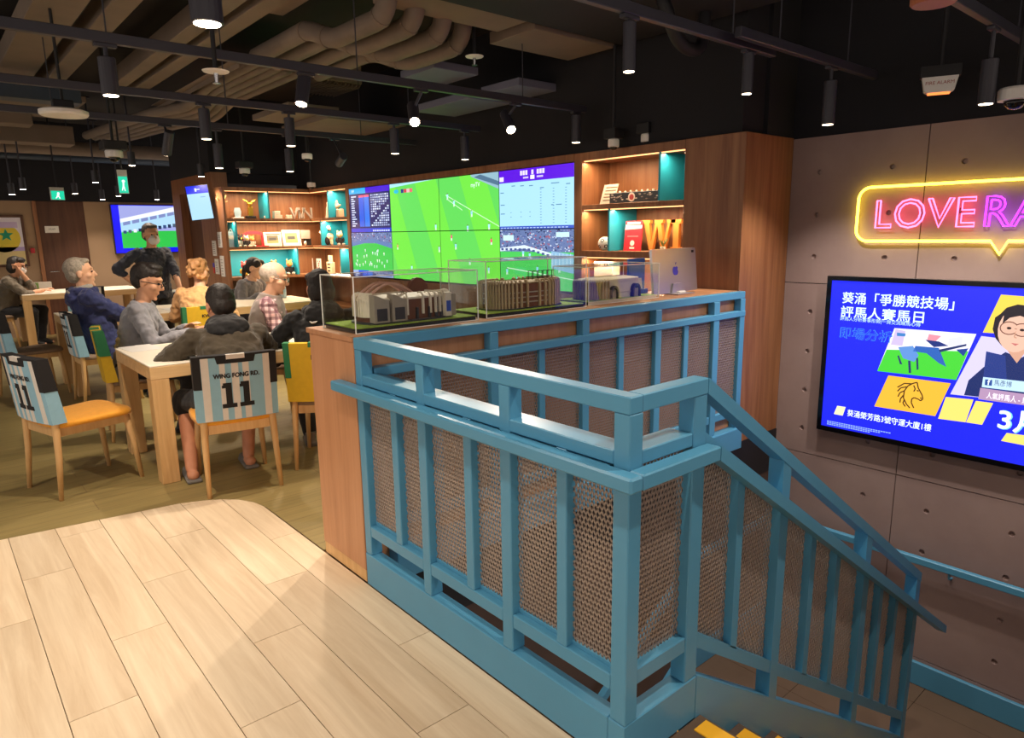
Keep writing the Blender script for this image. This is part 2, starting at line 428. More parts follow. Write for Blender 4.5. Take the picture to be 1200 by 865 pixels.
# ---- concrete wall: panels with joints and tie holes
cw = struct(MB().box(XW+0.024, XW+0.16, -0.35, YF+0.03, -2.0, 3.3).build('wall_concrete', 'black_ceiling'))
def panel(y0, y1, z0, z1):
    g = 0.003; y0 += g; y1 -= g; z0 += g; z1 -= g
    pts = [(y0, z0), (y1, z0), (y1, z1), (y0, z1)]; edges = [(0, 1), (1, 2), (2, 3), (3, 0)]; R = 0.018; N = 12; rings = []
    ys = [1.665+0.2+0.88*k for k in (-2, -1, 0)]+[1.665+0.674+0.88*k for k in (-2, -1, 0)]
    zs = [-0.142+1.262*k+d for k in (-1, 0, 1) for d in (0.19, 0.48, 0.77, 1.06)]
    for y in ys:
        for z in zs:
            if y0+.03 < y < y1-.03 and z0+.03 < z < z1-.03: rings.append((y, z))
    for y, z in rings:
        o = len(pts); pts += [(y+R*math.cos(2*math.pi*k/N), z+R*math.sin(2*math.pi*k/N)) for k in range(N)]; edges += [(o+k, o+(k+1) % N) for k in range(N)]
    v, e, f, *_ = delaunay_2d_cdt([Vector(p) for p in pts], edges, [], 0, 1e-6)
    mb = MB(); keep = []
    for t in f:
        c = sum((Vector(v[i]) for i in t), Vector((0, 0)))/len(t)
        if all((c-Vector(r)).length > R*0.98 for r in rings) and y0 <= c.x <= y1 and z0 <= c.y <= z1: keep.append(tuple(t))
    mb.add([(XW, p.x, p.y) for p in v], keep)
    for a, b in ((0, 1), (1, 2), (2, 3), (3, 0)):
        P, Q = pts[a], pts[b]; mb.add([(XW, *P), (XW, *Q), (XW+0.022, *Q), (XW+0.022, *P)], [(0, 1, 2, 3)])
    for y, z in rings:
        for k in range(N):
            a, b = 2*math.pi*k/N, 2*math.pi*(k+1)/N
            q = [(XW, y+R*math.cos(a), z+R*math.sin(a)), (XW, y+R*math.cos(b), z+R*math.sin(b)), (XW+0.02, y+R*.75*math.cos(b), z+R*.75*math.sin(b)), (XW+0.02, y+R*.75*math.cos(a), z+R*.75*math.sin(a))]
            mb.add(q, [(0, 1, 2, 3)])
        mb.add([(XW+0.02, y+R*.75*math.cos(2*math.pi*k/N), z+R*.75*math.sin(2*math.pi*k/N)) for k in range(N)], [tuple(range(N))])
    return mb.build('panel', 'concrete', cw)
for ya2, yb2 in ((1.665, 2.545), (0.785, 1.665), (-0.095, 0.785)):
    for za, zb in ((1.12, 2.13), (-0.142, 1.12), (-1.404, -0.142), (-1.6, -1.404)):
        panel(ya2, yb2, za, zb)
bb = MB().cbox(XW-0.03, XW-0.001, -0.24, YF-0.03, LAND+0.001, LAND+0.165, 0.004); struct(bb.build('baseboard_landing', 'blue_paint'))
bb = MB().cbox(X2+0.05, XW-0.031, YF-0.03, YF-0.001, LAND+0.001, LAND+0.165, 0.004); bb.bar((X2+0.05, YF-0.016, LAND+0.0), (X2-1.9, YF-0.016, LAND+SL*1.95), 0.028, 0.3)
struct(bb.build('baseboard_stairwell', 'blue_paint'))
hr = thing('wall_handrail', 'blue flat handrail on brackets along the concrete wall above the landing', 'handrail', (XW-0.03, 1.0, -0.65))
MB().cbox(XW-0.085, XW-0.045, -0.24, YF-0.06, -0.695, -0.645, 0.006).build('rail', 'blue_paint', hr)
b2 = MB(); b2.cbox(X2+0.1, XW-0.046, YF-0.085, YF-0.045, -0.695, -0.645, 0.006); b2.bar((X2+0.11, YF-0.065, -0.67), (X2-1.9, YF-0.065, -0.67+SL*2.0), 0.04, 0.05)
b2.build('rail', 'blue_paint', hr)
for y in (0.15, 1.27, 2.25):
    MB().tube([(XW-0.001, y, -0.75), (XW-0.03, y, -0.75), (XW-0.06, y, -0.735), (XW-0.065, y, -0.69)], 0.007, 8).build('bracket', 'blue_paint', hr)
for x in (3.9, 4.5):
    MB().tube([(x, YF-0.001, -0.75), (x, YF-0.04, -0.75), (x, YF-0.065, -0.735), (x, YF-0.065, -0.69)], 0.007, 8).build('bracket', 'blue_paint', hr)

# ---- timber pillar between shelves and concrete wall, black bulkheads, far walls, ceiling
pb = MB().cbox(XS, XW-0.001, YF+0.001, 3.015, 0.0, 2.135, 0.003); struct(pb.build('wall_pillar', 'shelf_wood'))
struct(MB().box(XS+0.03, XS+0.3, YF+0.05, 9.6, 2.136, 3.3).build('wall_bulkhead', 'black_ceiling'))
struct(MB().box(XS+0.29, XW+0.1, YF+0.02, YF+0.2, 2.136, 3.3).build('wall_bulkhead_end', 'black_ceiling'))
struct(MB().box(XS+0.36, XS+0.46, 3.016, 9.6, 0.0, 2.13).build('wall_right', 'dark_wood'))
wb = MB().box(-5, 1.50, 13.2, 13.35, 0, 2.1); wb.box(2.205, 5.0, 13.2, 13.35, 0, 2.1); struct(wb.build('wall_back', 'beige_wall'))
struct(MB().box(-5, 5.0, 13.16, 13.3, 2.1, 3.3).build('wall_back_bulkhead', 'black_ceiling'))
dr = struct(MB().cbox(1.56, 2.203, 13.2, 13.26, 0.0, 2.1, 0.004).build('door_1', 'dark_wood'))
MB().cbox(1.502, 1.556, 13.15, 13.24, 0.0, 2.1, 0.004).build('door_frame', 'shelf_wood', dr)
MB().tube([(1.62, 13.2, 1.0), (1.62, 13.15, 1.0), (1.74, 13.15, 1.0)], 0.009, 8).build('door_handle', 'chrome', dr)
struct(MB().box(-5, 5.0, -3, 13.4, 3.3, 3.4).build('ceiling', 'ceiling_brown'))
# timber-clad block at the end of the bookcase, with a dark doorway
XE = 3.06
eb = MB(); eb.box(XE, XE+0.2, 10.95, 11.32, 0, 2.335); eb.box(XE, XE+0.2, 9.5, 10.95, 2.12, 2.335); eb.box(XE, XE+0.2, 9.5, 10.06, 0, 2.12)
struct(eb.build('wall_end', 'shelf_wood'))
d2 = struct(MB().box(XE+0.1, XE+0.14, 10.06, 10.95, 0.0, 2.12).build('door_2', 'dark_wood'))
MB().cbox(XE+0.07, XE+0.1, 10.08, 10.11, 0.02, 2.1).build('door_edge', 'beige_wall', d2)
struct(MB().box(XE+0.2, 4.6, 9.52, 11.3, 2.2, 2.33).build('trim_2', 'black_ceiling'))
struct(MB().box(XE+0.2, 4.95, 11.25, 11.32, 0.0, 3.3).build('wall_back_inner', 'dark_wood'))
struct(MB().box(XE, 4.95, 9.53, 11.3, 2.336, 3.3).build('wall_bulkhead_corner', 'black_ceiling'))

# ================================================================ railings
def mesh_panel(parent, at, s0, s1, lo, hi, name='mesh_panel'):
    """expanded metal between s0 and s1; lo(s) / hi(s) are its lower and upper edge; at(s, z, d) gives the point"""
    wd, hd, rw, rt = 0.0152, 0.0330, 0.0043, 0.0030
    poly = [(s0, lo(s0)), (s1, lo(s1)), (s1, hi(s1)), (s0, hi(s0))]
    mb = MB(); zmin = min(p[1] for p in poly); zmax = max(p[1] for p in poly)
    k = hd/wd
    for sg in (1, -1):
        c = s0-(zmax-zmin)/k-wd
        while c < s1+(zmax-zmin)/k+wd:
            # line z = zmin + sg*k*(s-c)
            a, b = (c, zmin), (c+sg*(zmax-zmin)/k, zmax); c += wd
            t0, t1 = 0.0, 1.0; ok = True
            for i in range(4):
                P, Q = poly[i], poly[(i+1) % 4]; nx, nz = -(Q[1]-P[1]), Q[0]-P[0]
                da = (a[0]-P[0])*nx+(a[1]-P[1])*nz; db = (b[0]-P[0])*nx+(b[1]-P[1])*nz
                if da < 0 and db < 0: ok = False; break
                if da < 0: t0 = max(t0, da/(da-db))
                elif db < 0: t1 = min(t1, da/(da-db))
            if not ok or t1-t0 < 1e-4: continue
            A = (a[0]+(b[0]-a[0])*t0, a[1]+(b[1]-a[1])*t0); B = (a[0]+(b[0]-a[0])*t1, a[1]+(b[1]-a[1])*t1)
            L = math.hypot(B[0]-A[0], B[1]-A[1]); ds, dz = (B[0]-A[0])/L, (B[1]-A[1])/L; ns, nz = -dz*rw/2, ds*rw/2
            vs = [at(p[0]+q*ns, p[1]+q*nz, d) for p in (A, B) for q, d in ((1, -rt/2), (-1, -rt/2), (-1, rt/2), (1, rt/2))]
            mb.add(vs, [(0, 1, 5, 4), (1, 2, 6, 5), (2, 3, 7, 6), (3, 0, 4, 7)])
    o = mb.build(name, 'mesh_metal', parent); o['kind'] = 'stuff'; return o

# --- railing round the stairwell: long side, corner, then down the flight
ra = thing('stair_railing', 'blue steel mesh railing round the stairwell corner and down the flight beside oak planks', 'railing', (XR, YR, 0))
P = 'blue_paint'; T = 0.052
def bx(name, *a, b=0.003): return MB().cbox(*a, b).build(name, P, ra)
# long side (runs along y at x = XR .. XR+T)
yq = YF-0.005
bx('base_channel', XR, XR+0.055, YR+0.061, yq, 0.001, 0.15)
bx('top_rail', XR, XR+T, YR, yq, 1.05, 1.097)
bx('mid_rail', XR+0.004, XR+0.088, YR+0.056, 2.484, 0.905, 0.945)
posts_y = [(2.485, yq), (2.03, 2.08), (1.555, 1.606), (YR, YR+0.055)]
for a, b in posts_y: bx('post', XR+0.002, XR+T+0.004, a, b, 0.15, 1.05)
hb = MB(); hb.cbox(XR-0.052, XR-0.001, YR-0.05, 2.665, 0.862, 0.905, 0.006); hb.box(XR-0.001, XR+0.03, 1.15, 2.5, 0.868, 0.9)
hb.build('handrail', P, ra)
bals = [(2.232, 2.275), (1.76, 1.803), (1.31, 1.352)]
for a, b in bals: bx('baluster', XR+0.004, XR+0.044, a, b, 0.285, 0.905)
for (a, b) in ((2.08, 2.485), (1.606, 2.03), (YR+0.055, 1.555)):
    bx('bottom_rail', XR+0.004, XR+0.05, a, b, 0.236, 0.285)
    bx('mesh_lip', XR+0.03, XR+0.042, a, b, 0.285, 0.300, b=0.001)
atA = lambda s, z, d: Vector((XR+0.034+d, s, z))
for a, b in ((2.275, 2.485), (2.08, 2.232), (1.803, 2.03), (1.606, 1.76), (1.352, 1.555), (YR+0.055, 1.31)):
    mesh_panel(ra, atA, a, b, lambda s: 0.286, lambda s: 0.904)
# short level side (runs along x at y = YR .. YR+T)
xr0, xr1 = 1.602, 1.664
bx('base_channel', XR, xr1, YR, YR+0.06, 0.001, 0.15)
bx('top_rail', XR+T, xr1, YR, YR+T, 1.05, 1.097)
bx('mid_rail', XR+T+.005, xr0-.001, YR+0.004, YR+0.088, 0.905, 0.945)
bx('post', xr0, xr1, YR+0.002, YR+T+0.004, 0.15, 1.05)
bx('bottom_rail', XR+T+0.004, xr0, YR+0.004, YR+0.05, 0.255, 0.305)
bx('handrail', XR-0.0005, xr1, YR-0.05, YR-0.001, 0.862, 0.905, b=0.004)
atB = lambda s, z, d: Vector((s, YR+0.034+d, z))
mesh_panel(ra, atB, XR+T+0.004, xr0, lambda s: 0.306, lambda s: 0.904)
# sloping side
def zs(s, z0): return z0+SL*(s-xr1)
def slant(name, sa, sb, za, zb, ya, yb, b=0.003):
    """parallelogram bar whose lower / upper edges follow the flight"""
    pts = [(sa, zs(sa, za)), (sb, zs(sb, za)), (sb, zs(sb, zb)), (sa, zs(sa, zb))]
    return MB().prism(pts, lambda u, v, t: Vector((u, t, v)), ya, yb).build(name, P, ra)
XEND = 3.63
slant('top_rail', xr1+.0005, XEND, 1.05, 1.097, YR, YR+T)
slant('mid_rail', xr1+.0005, XEND-0.056, 0.895, 0.935, YR+0.004, YR+0.06)
slant('handrail', xr1+.0005, 3.95, 0.862, 0.905, YR-0.05, YR-0.001)
slant('base_channel', xr1+.0005, XEND+0.005, -0.19, 0.15, YR, YR+0.06)
slant('bottom_rail', xr1+.0005, XEND-0.056, 0.245, 0.295, YR+0.004, YR+0.05)
sposts = [(2.135, 2.19), (2.905, 2.962), (XEND-0.055, XEND)]
for a, b in sposts:
    pts = [(a, zs(a, 0.13)), (b, zs(b, 0.13)), (b, zs(b, 1.06)), (a, zs(a, 1.06))]
    MB().prism(pts, lambda u, v, t: Vector((u, t, v)), YR+0.002, YR+0.056).build('post', P, ra)
sb_ = [(1.86, 1.897), (2.392, 2.43), (2.622, 2.66), (3.113, 3.15), (3.315, 3.352)]
for a, b in sb_:
    pts = [(a, zs(a, 0.29)), (b, zs(b, 0.29)), (b, zs(b, 0.9)), (a, zs(a, 0.9))]
    MB().prism(pts, lambda u, v, t: Vector((u, t, v)), YR+0.004, YR+0.044).build('baluster', P, ra)
cuts = sorted([xr1]+[q for ab in sposts+sb_ for q in ab])
for a, b in zip(cuts[0::2], cuts[1::2]):
    mesh_panel(ra, atB, a, b, lambda s: zs(s, 0.296), lambda s: zs(s, 0.895))

# --- railing along the counter, on the far side of the stairwell (runs along x, faces -y)
rb = thing('stair_railing', 'blue steel railing with mesh panels fixed along the front of the display counter', 'railing', (2.7, YF-0.03, 0))
def bf(name, *a, b=0.003): return MB().cbox(*a, b).build(name, P, rb)
xq = XR+0.115
bf('base_channel', xq, XS-0.002, YF-0.08, YF-0.004, 0.001, 0.15)
bf('top_rail', XR+T+0.002, XS-0.002, YF-0.052, YF-0.004, 1.05, 1.097)
bf('mid_rail', XR+T+0.01, XS-0.002, YF-0.06, YF-0.004, 0.93, 0.968)
fposts = [(2.0, 2.05), (2.63, 2.682), (3.252, 3.308), (3.855, 3.918), (4.165, XS-0.002)]
for a, b in fposts: bf('post', a, b, YF-0.056, YF-0.005, 0.15, 1.05)
fb_ = [(1.68, 1.72), (2.323, 2.364), (2.935, 2.98), (3.55, 3.597)]
for a, b in fb_: bf('baluster', a, b, YF-0.046, YF-0.006, 0.285, 0.93)
cuts = sorted([xq-0.03]+[q for ab in fposts+fb_ for q in ab])[:-1]
atF = lambda s, z, d: Vector((s, YF-0.028+d, z))
for a, b in zip(cuts[0::2], cuts[1::2]): mesh_panel(rb, atF, a, b, lambda s: 0.286, lambda s: 0.93)
e0 = xq
for a, b in fposts:
    bf('bottom_rail', e0, a, YF-0.05, YF-0.005, 0.236, 0.285); e0 = b

# --- display counter behind it
dc = thing('display_counter', 'long wood-panelled display counter beside the stairwell railing', 'counter', (2.7, 2.76, 0))
cb = MB(); cb.cbox(XR, XS-0.01, YF, 2.95, 0.06, 1.075, 0.002); cb.build('body', 'counter_wood', dc)
MB().cbox(XR-0.004, XS-0.01, YF+0.001, 2.975, 1.075, 1.098, 0.002).build('top', 'counter_wood', dc)
MB().cbox(XR+0.004, XS-0.01, YF+0.01, 2.95, 0.001, 0.06, 0.002).build('plinth', 'oak', dc)

# ================================================================ shelving
emit('led_warm', 'FFB878', 1.5)
def shelf_light(parent, a, b, power, size, rot=None):
    """soft light of an LED strip under a board"""
    l = bpy.data.lights.new('led_light', 'AREA'); l.shape = 'RECTANGLE'; l.energy = power; l.color = (1.0, 0.72, 0.45)
    d = (Vector(b)-Vector(a)); l.size = d.length; l.size_y = size
    o = bpy.data.objects.new('led_light', l); COL.objects.link(o)
    o.parent = parent; o.location = world_of(parent).inverted() @ ((Vector(a)+Vector(b))/2); o.rotation_euler = (0, 0, math.atan2(d.y, d.x))
    return o
SH = 'shelf_wood'; TE = 'teal_panel'
# --- shelves between pillar and video wall (open towards -x)
s1 = thing('wall_shelf', 'walnut wall shelves with warm light strips between the video wall and the timber pillar', 'shelf', (XS+0.15, 3.5, 0))
def b1(name, *a, m=SH): return MB().cbox(*a, 0.002).build(name, m, s1)
XB = XS+0.34
b1('back_panel', XB, XB+0.015, 3.017, 4.10, 0.0, 2.134)
b1('side_panel', XS, XB, 4.012, 4.10, 0.0, 2.134)
b1('shelf', XS, XB, 3.017, 4.012, 2.07, 2.134)
b1('shelf', XS, XB, 3.017, 4.012, 1.683, 1.722)
b1('shelf', XS, XB, 3.017, 4.012, 1.30, 1.352)
b1('shelf', XS, XB, 3.017, 4.012, 0.93, 0.97)
b1('divider', XS+0.003, XB, 3.228, 3.246, 1.722, 2.07, m=TE); b1('divider', XB-0.012, XB, 3.018, 3.228, 1.722, 2.07, m=TE)
b1('divider', XS+0.003, XB, 3.712, 3.73, 1.352, 1.683, m=TE)
for z in (2.068, 1.681, 1.298):
    MB().box(XS+0.012, XS+0.026, 3.03, 4.0, z-0.006, z+0.001).build('led_strip', 'led_warm', s1)
    shelf_light(s1, (XS+0.05, 3.03, z-0.012), (XS+0.05, 4.0, z-0.012), 6.0, 0.03)
# --- corner bookcase: one arm faces -y at y = 9.14, the other continues the video wall
YB = 9.14
s2 = thing('corner_bookcase', 'walnut corner bookcase with teal dividers full of souvenirs behind the tables', 'bookcase', (3.7, 9.3, 0))
def b2_(name, *a, m=SH): return MB().cbox(*a, 0.002).build(name, m, s2)
YK = YB+0.34
b2_('back_panel', XE, XS+0.34, YK, YK+0.015, 0.0, 2.13); b2_('back_panel', XS+0.34, XS+0.355, 8.02, YK, 0.0, 2.13)
b2_('side_panel', XE, XE+0.03, YB, YK, 0.0, 2.13); b2_('side_panel', XS, XS+0.34, 8.02, 8.10, 0.0, 2.13)
lv = [(2.083, 2.13), (1.70, 1.737), (1.34, 1.372), (0.95, 0.985), (0.55, 0.58)]
for a, b in lv:
    pts = [(XE+0.03, YB), (XS, YB), (XS, 8.10), (XS+0.34, 8.10), (XS+0.34, YK), (XE+0.03, YK)]
    mb = MB(); tri = tessellate_polygon([[Vector((*p, 0)) for p in pts]]); n = len(pts)
    mb.add([(*p, a) for p in pts]+[(*p, b) for p in pts], [tuple(t) for t in tri]+[tuple(i+n for i in t) for t in tri]+[(i, (i+1) % n, n+(i+1) % n, n+i) for i in range(n)])
    mb.build('shelf', SH, s2)
b2_('divider', 3.64, 3.66, YB+0.004, YK, 1.737, 2.083, m=TE); b2_('divider', 3.19, 3.21, YB+0.004, YK, 1.372, 1.70, m=TE)
b2_('divider', 3.99, 4.01, YB+0.004, YK, 0.985, 1.34, m=TE); b2_('divider', XE+0.032, 3.99, YK-0.012, YK-0.001, 0.985, 1.34, m=TE)
b2_('divider', XS+0.004, XS+0.338, 8.60, 8.62, 1.737, 2.083, m=TE); b2_('divider', XS+0.004, XS+0.338, 8.86, 8.88, 1.372, 1.70, m=TE)
b2_('divider', XS+0.004, XS+0.338, 8.34, 8.36, 0.985, 1.34, m=TE)
b2_('divider', XS+0.326, XS+0.338, 8.10, 8.86, 1.372, 1.70, m=TE)
for z, _ in lv[:3]:
    MB().box(XE+0.04, XS+0.01, YB+0.012, YB+0.026, z-0.007, z+0.001).build('led_strip', 'led_warm', s2)
    MB().box(XS+0.012, XS+0.026, 8.11, YB, z-0.007, z+0.001).build('led_strip', 'led_warm', s2)
    shelf_light(s2, (XE+0.05, YB+0.06, z-0.012), (XS, YB+0.06, z-0.012), 9.0, 0.03)
    shelf_light(s2, (XS+0.06, 8.12, z-0.012), (XS+0.06, YB, z-0.012), 7.0, 0.03)
# --- timber surround of the video wall
tr = MB(); tr.box(XS-0.004, XS+0.3, 4.10, 8.02, 2.073, 2.134); tr.box(XS, XS+0.3, 4.10, 8.02, 0.0, 0.985); struct(tr.build('trim_3', SH))

# ================================================================ screens
def seq(c0, c1, t): return tuple(a+(b-a)*t for a, b in zip(c0, c1))
emit_attr('screen', 0.80); emit_attr('screen_tv', 0.95); print_attr('print')
WU, WV = (0, -1, 0), (0, 0, 1)       # picture axes on planes that face -x
TW, TH, ZB = 0.9777, 0.535, 1.0
vw = thing('video_wall', 'video wall of eight narrow-bezel screens showing football and betting tables', 'screen', (XS+0.05, 6.05, ZB))
def pitch(p, a0, b0, a1, b1, stripes, c0='58D24A', c1='84E83A', slant=0.25):
    p.rect(a0, b0, a1, b1, c0, 0); n = stripes; w_ = (a1-a0)/n
    for i in range(0, n, 2):
        x = a0+i*w_; p.poly([(x, b1), (x+w_, b1), (x+w_+slant, b0), (x+slant, b0)], c1, 1)
def player(p, a, b, s, c, l=3):
    p.poly([(a-.010*s, b), (a-.003*s, b), (a-.002*s, b+.02*s), (a-.008*s, b+.022*s)], 'F0F0F4', l)
    p.poly([(a+.003*s, b), (a+.010*s, b+.002*s), (a+.008*s, b+.022*s), (a+.001*s, b+.02*s)], 'F0F0F4', l)
    p.poly([(a-.011*s, b+.02*s), (a+.011*s, b+.02*s), (a+.013*s, b+.046*s), (a-.013*s, b+.046*s)], c, l)
    p.disc(a, b+.053*s, .006*s, '6A4630', l, 8)
def crowd(p, a0, b0, a1, b1, n, l=2, cols=('3A4A78', '8090B8', 'C8D4EC', '50609A', '202A50', 'A85060')):
    p.rect(a0, b0, a1, b1, '6478A8', l-1)
    for _ in range(n):
        a, b = random.uniform(a0, a1), random.uniform(b0, b1); q = random.uniform(.008, .02)
        p.rect(a, b, min(a1, a+q), min(b1, b+q*.7), random.choice(cols), l)
def draw_wall(p):
    rnd = random.Random(3)
    W1, W2, W3, W4 = TW, 2*TW, 3*TW, 4*TW; H1, H2 = TH, 2*TH
    # odds table, upper left
    p.rect(0, H1, W1, H2, '141A5E', 0); p.rect(0, H2-.07, W1*.42, H2, '28A8E8', 1); p.rect(W1*.42, H2-.07, W1, H2, '4418C8', 1)
    p.text('WP', .06, H2-.055, .05, 'E8F4FF', 2); p.rect(.02, H1, W1, H1+.05, '2038C8', 1)
    p.rect(.24, H1+.07, .36, H2-.09, '1858D8', 1); p.rect(.37, H1+.07, .49, H2-.09, '2070E8', 1)
    p.rect(.24, H2-.115, .36, H2-.09, 'F06080', 2); p.rect(.37, H2-.115, .49, H2-.09, 'F06080', 2)
    for r in range(14):
        b = H1+.075+r*.027
        p.rect(.05, b, .05+rnd.uniform(.06, .13), b+.014, 'C8D4F0', 2)
        for c in range(9):
            a = .53+c*.047
            if rnd.random() < .93 and not (7-c-1 <= 13-r-5 <= 7-c): p.rect(a, b, a+.034, b+.017, rnd.choice(('B8C8E8', '8898C8', 'D8E4FA', '9AA8D0')), 2)
    for c in range(8): p.rect(.55+c*.05, H1+.012, .585+c*.05, H1+.03, 'C8D8FF', 2)
    # small match, lower left
    p.rect(0, 0, W1, H1, '3CC04C', 0); crowd(p, 0, H1-.13, W1, H1, 260, 2); p.poly([(0, H1-.17), (W1*.5, H1-.11), (W1, H1-.19), (W1, H1-.14), (W1*.5, H1-.07), (0, H1-.12)], '5C7AB0', 3)
    for i in range(26): player(p, rnd.uniform(.08, .9), rnd.uniform(.1, .31), .75, rnd.choice(('F0F0F0', 'D8E8F0', 'E0F0FF')))
    p.rect(0, 0, W1, .075, '9AA8D8', 2); p.rect(.14, 0, .4, .075, '2050E0', 3)
    for i in range(24): p.rect(.42+i*.022, .015, .43+i*.022, .06, '40508A', 3)
    # big match, two screens wide
    g_ = Pic(p.o, p.u, p.vv); pitch(g_, W1-.3, 0, W3+.6, H2, 7, '60D258', '70DE46', .45)
    g_.v = [q_ for q_ in g_.v]; g2 = Pic(p.o+p.u*W1, p.u, p.vv); g2.v, g2.f, g2.c = g_.v, g_.f, g_.c; g2.clip(2*TW, H2)
    o_ = len(p.v); p.v += g2.v; p.f += [tuple(i+o_ for i in f) for f in g2.f]; p.c += g2.c
    p.poly([(W1, H2-.045), (W2, H2), (W1, H2)], 'A8E0F0', 2)
    p.poly([(W2+.55, H2-.02), (W3, H2-.16), (W3, H2), (W2+.55, H2)], '8FB4C4', 2); p.poly([(W2+.6, H2-.03), (W3, H2-.13), (W3, H2-.09), (W2+.7, H2-.01)], '50708A', 3)
    for q in ((W2+.12, H1+.36, W3, H1+.03), (W2+.16, H1+.31, W2+.4, H1+.2)):
        d = Vector((q[2]-q[0], q[3]-q[1])).normalized(); nx, ny = -d.y*.004, d.x*.004
        p.poly([(q[0]-nx, q[1]-ny), (q[2]-nx, q[3]-ny), (q[2]+nx, q[3]+ny), (q[0]+nx, q[1]+ny)], 'C8F8C0', 3)
    p.disc(W1+.14, H2-.09, .05, '28B8D8', 3, 14, .022)
    for a, c in ((.24, '203080'), (.30, 'D03050'), (.36, 'F0B0B8'), (.42, 'E06070')): p.rect(W1+a, H2-.11, W1+a+.055, H2-.07, c, 3)
    p.text('myTV', W2+.55, H2-.12, .06, 'F0F8FF', 4)
    for a, b, c in ((W2+.15, H1+.31, 'A8E8F8'), (W2+.26, H1+.24, 'A8E8F8'), (W2+.55, H1+.13, '98D8F0'), (W2+.48, H1-.01, '98D8F0'), (W2+.82, H1+.0, 'A8E8F8'), (W1+.9, H1+.01, 'A8E8F8'), (W2+.2, H1-.1, 'E06080'),
                    (W2+.27, H1-.19, '98D8F0'), (W2+.85, H1-.14, 'E84870'), (W1+.12, H1-.2, 'D89070'), (W1+.95, H1-.22, 'B0C8D8'), (W2+.5, H1-.34, '98D8F0'), (W1+.4, .1, 'A8E8F8'), (W2+.8, .12, '98D8F0')): player(p, a, b, 1.2, c)
    # statistics page, upper right
    p.rect(W3, H1, W4, H2, 'A9DCF6', 0); p.rect(W3, H2-.115, W4, H2, '5A12D8', 1)
    p.rect(W3+.01, H2-.1, W3+.07, H2-.06, 'E8E0FF', 2)
    for a in (.3, .335, .37, .45, .52, .555, .59): p.rect(W3+a, H2-.06, W3+a+.028, H2-.02, 'E4D8FF', 2)
    p.rect(W3+.34, H2-.09, W3+.41, H2-.075, 'D0C0F8', 2); p.rect(W3+.52, H2-.09, W3+.6, H2-.075, 'D0C0F8', 2); p.rect(W3+.435, H2-.1, W3+.49, H2-.065, 'F0E8FF', 2)
    for a, b, ww in [(.02, .33, .05), (.02, .22, .06), (.02, .14, .06), (.18, .385, .05), (.3, .38, .05), (.42, .375, .05), (.56, .35, .05), (.7, .38, .1), (.88, .365, .05), (.7, .2, .03), (.76, .2, .07)]: p.rect(W3+a, H1+b, W3+a+ww, H1+b+.008, '5A88A8', 2)
    for c, a in ((0, .56), (1, .72), (2, .87)):
        for r in range(13): p.rect(W3+a, H1+.05+r*.024, W3+a+.02, H1+.056+r*.024, '6A98B8', 2)
    for a in (.16, .3, .42):
        for b in (.11, .15): p.rect(W3+a, H1+b, W3+a+.015, H1+b+.006, '5A88A8', 2)
    p.rect(W3, H1, W4, H1+.03, '3858C0', 2)
    for i in range(20): p.rect(W3+.02+i*.045, H1+.01, W3+.05+i*.045, H1+.018, 'B0C8F0', 3)
    # lower right match
    p.rect(W3, 0, W4, H1, '48C85A', 0); crowd(p, W3, H1-.2, W4, H1, 420, 2)
    for a, b, c, d in ((.05, .1, .2, .05), (.76, .07, .92, .03)): p.rect(W3+a, H1-b, W3+c, H1-d, 'C8F0F8', 3)
    p.poly([(W3, H1-.2), (W3+.35, H1-.17), (W3+.7, H1-.24), (W3+.7, H1-.21), (W3+.35, H1-.14), (W3, H1-.17)], 'D8E8F8', 4)
    for i in range(11): p.rect(W3+.02+i*.062, H1-.19-(max(0, i-6)*.012), W3+.055+i*.062, H1-.17-(max(0, i-6)*.012), '40548A', 5)
    p.poly([(W3+.7, H1-.34), (W4, H1-.38), (W4, H1-.22), (W3+.7, H1-.19)], '8AB8D8', 4)
    for i in range(6): p.rect(W3+.71+i*.045, H1-.33, W3+.714+i*.045, H1-.21, 'E0F4FF', 5)
    p.poly([(W3+.1, .18), (W4, .10), (W4, .108), (W3+.1, .188)], 'D8F8D8', 3)
    for a, b in ((.1, .12), (.33, .29), (.42, .27), (.52, .15), (.66, .06), (.25, .05), (.8, .16)): player(p, W3+a, b, 1.1, '90D8F0')
base = Pic((XS+0.006, 4.103+4*TW, ZB), WU, WV); draw_wall(base)
for i in range(4):
    for j in range(2):
        y1 = 4.103+(4-i)*TW; z0 = ZB+j*TH
        t = MB().cbox(XS+0.007, XS+0.09, y1-TW+.0008, y1-.0008, z0+.0008, z0+TH-.0008, .002).build('screen_unit', 'black_gloss', vw)
        p = Pic(base.o, WU, WV); p.v, p.f, p.c = base.v, base.f, base.c
        g = 0.004
        def cut(pc, a0, b0, a1, b1):
            q = Pic(pc.o+pc.u*a0+pc.vv*b0, pc.u, pc.vv); q.v, q.f, q.c = pc.v, pc.f, pc.c; return q.clip(a1-a0, b1-b0)
        cut(p, i*TW+g, j*TH+g, (i+1)*TW-g, (j+1)*TH-g).build('picture', 'screen', t)

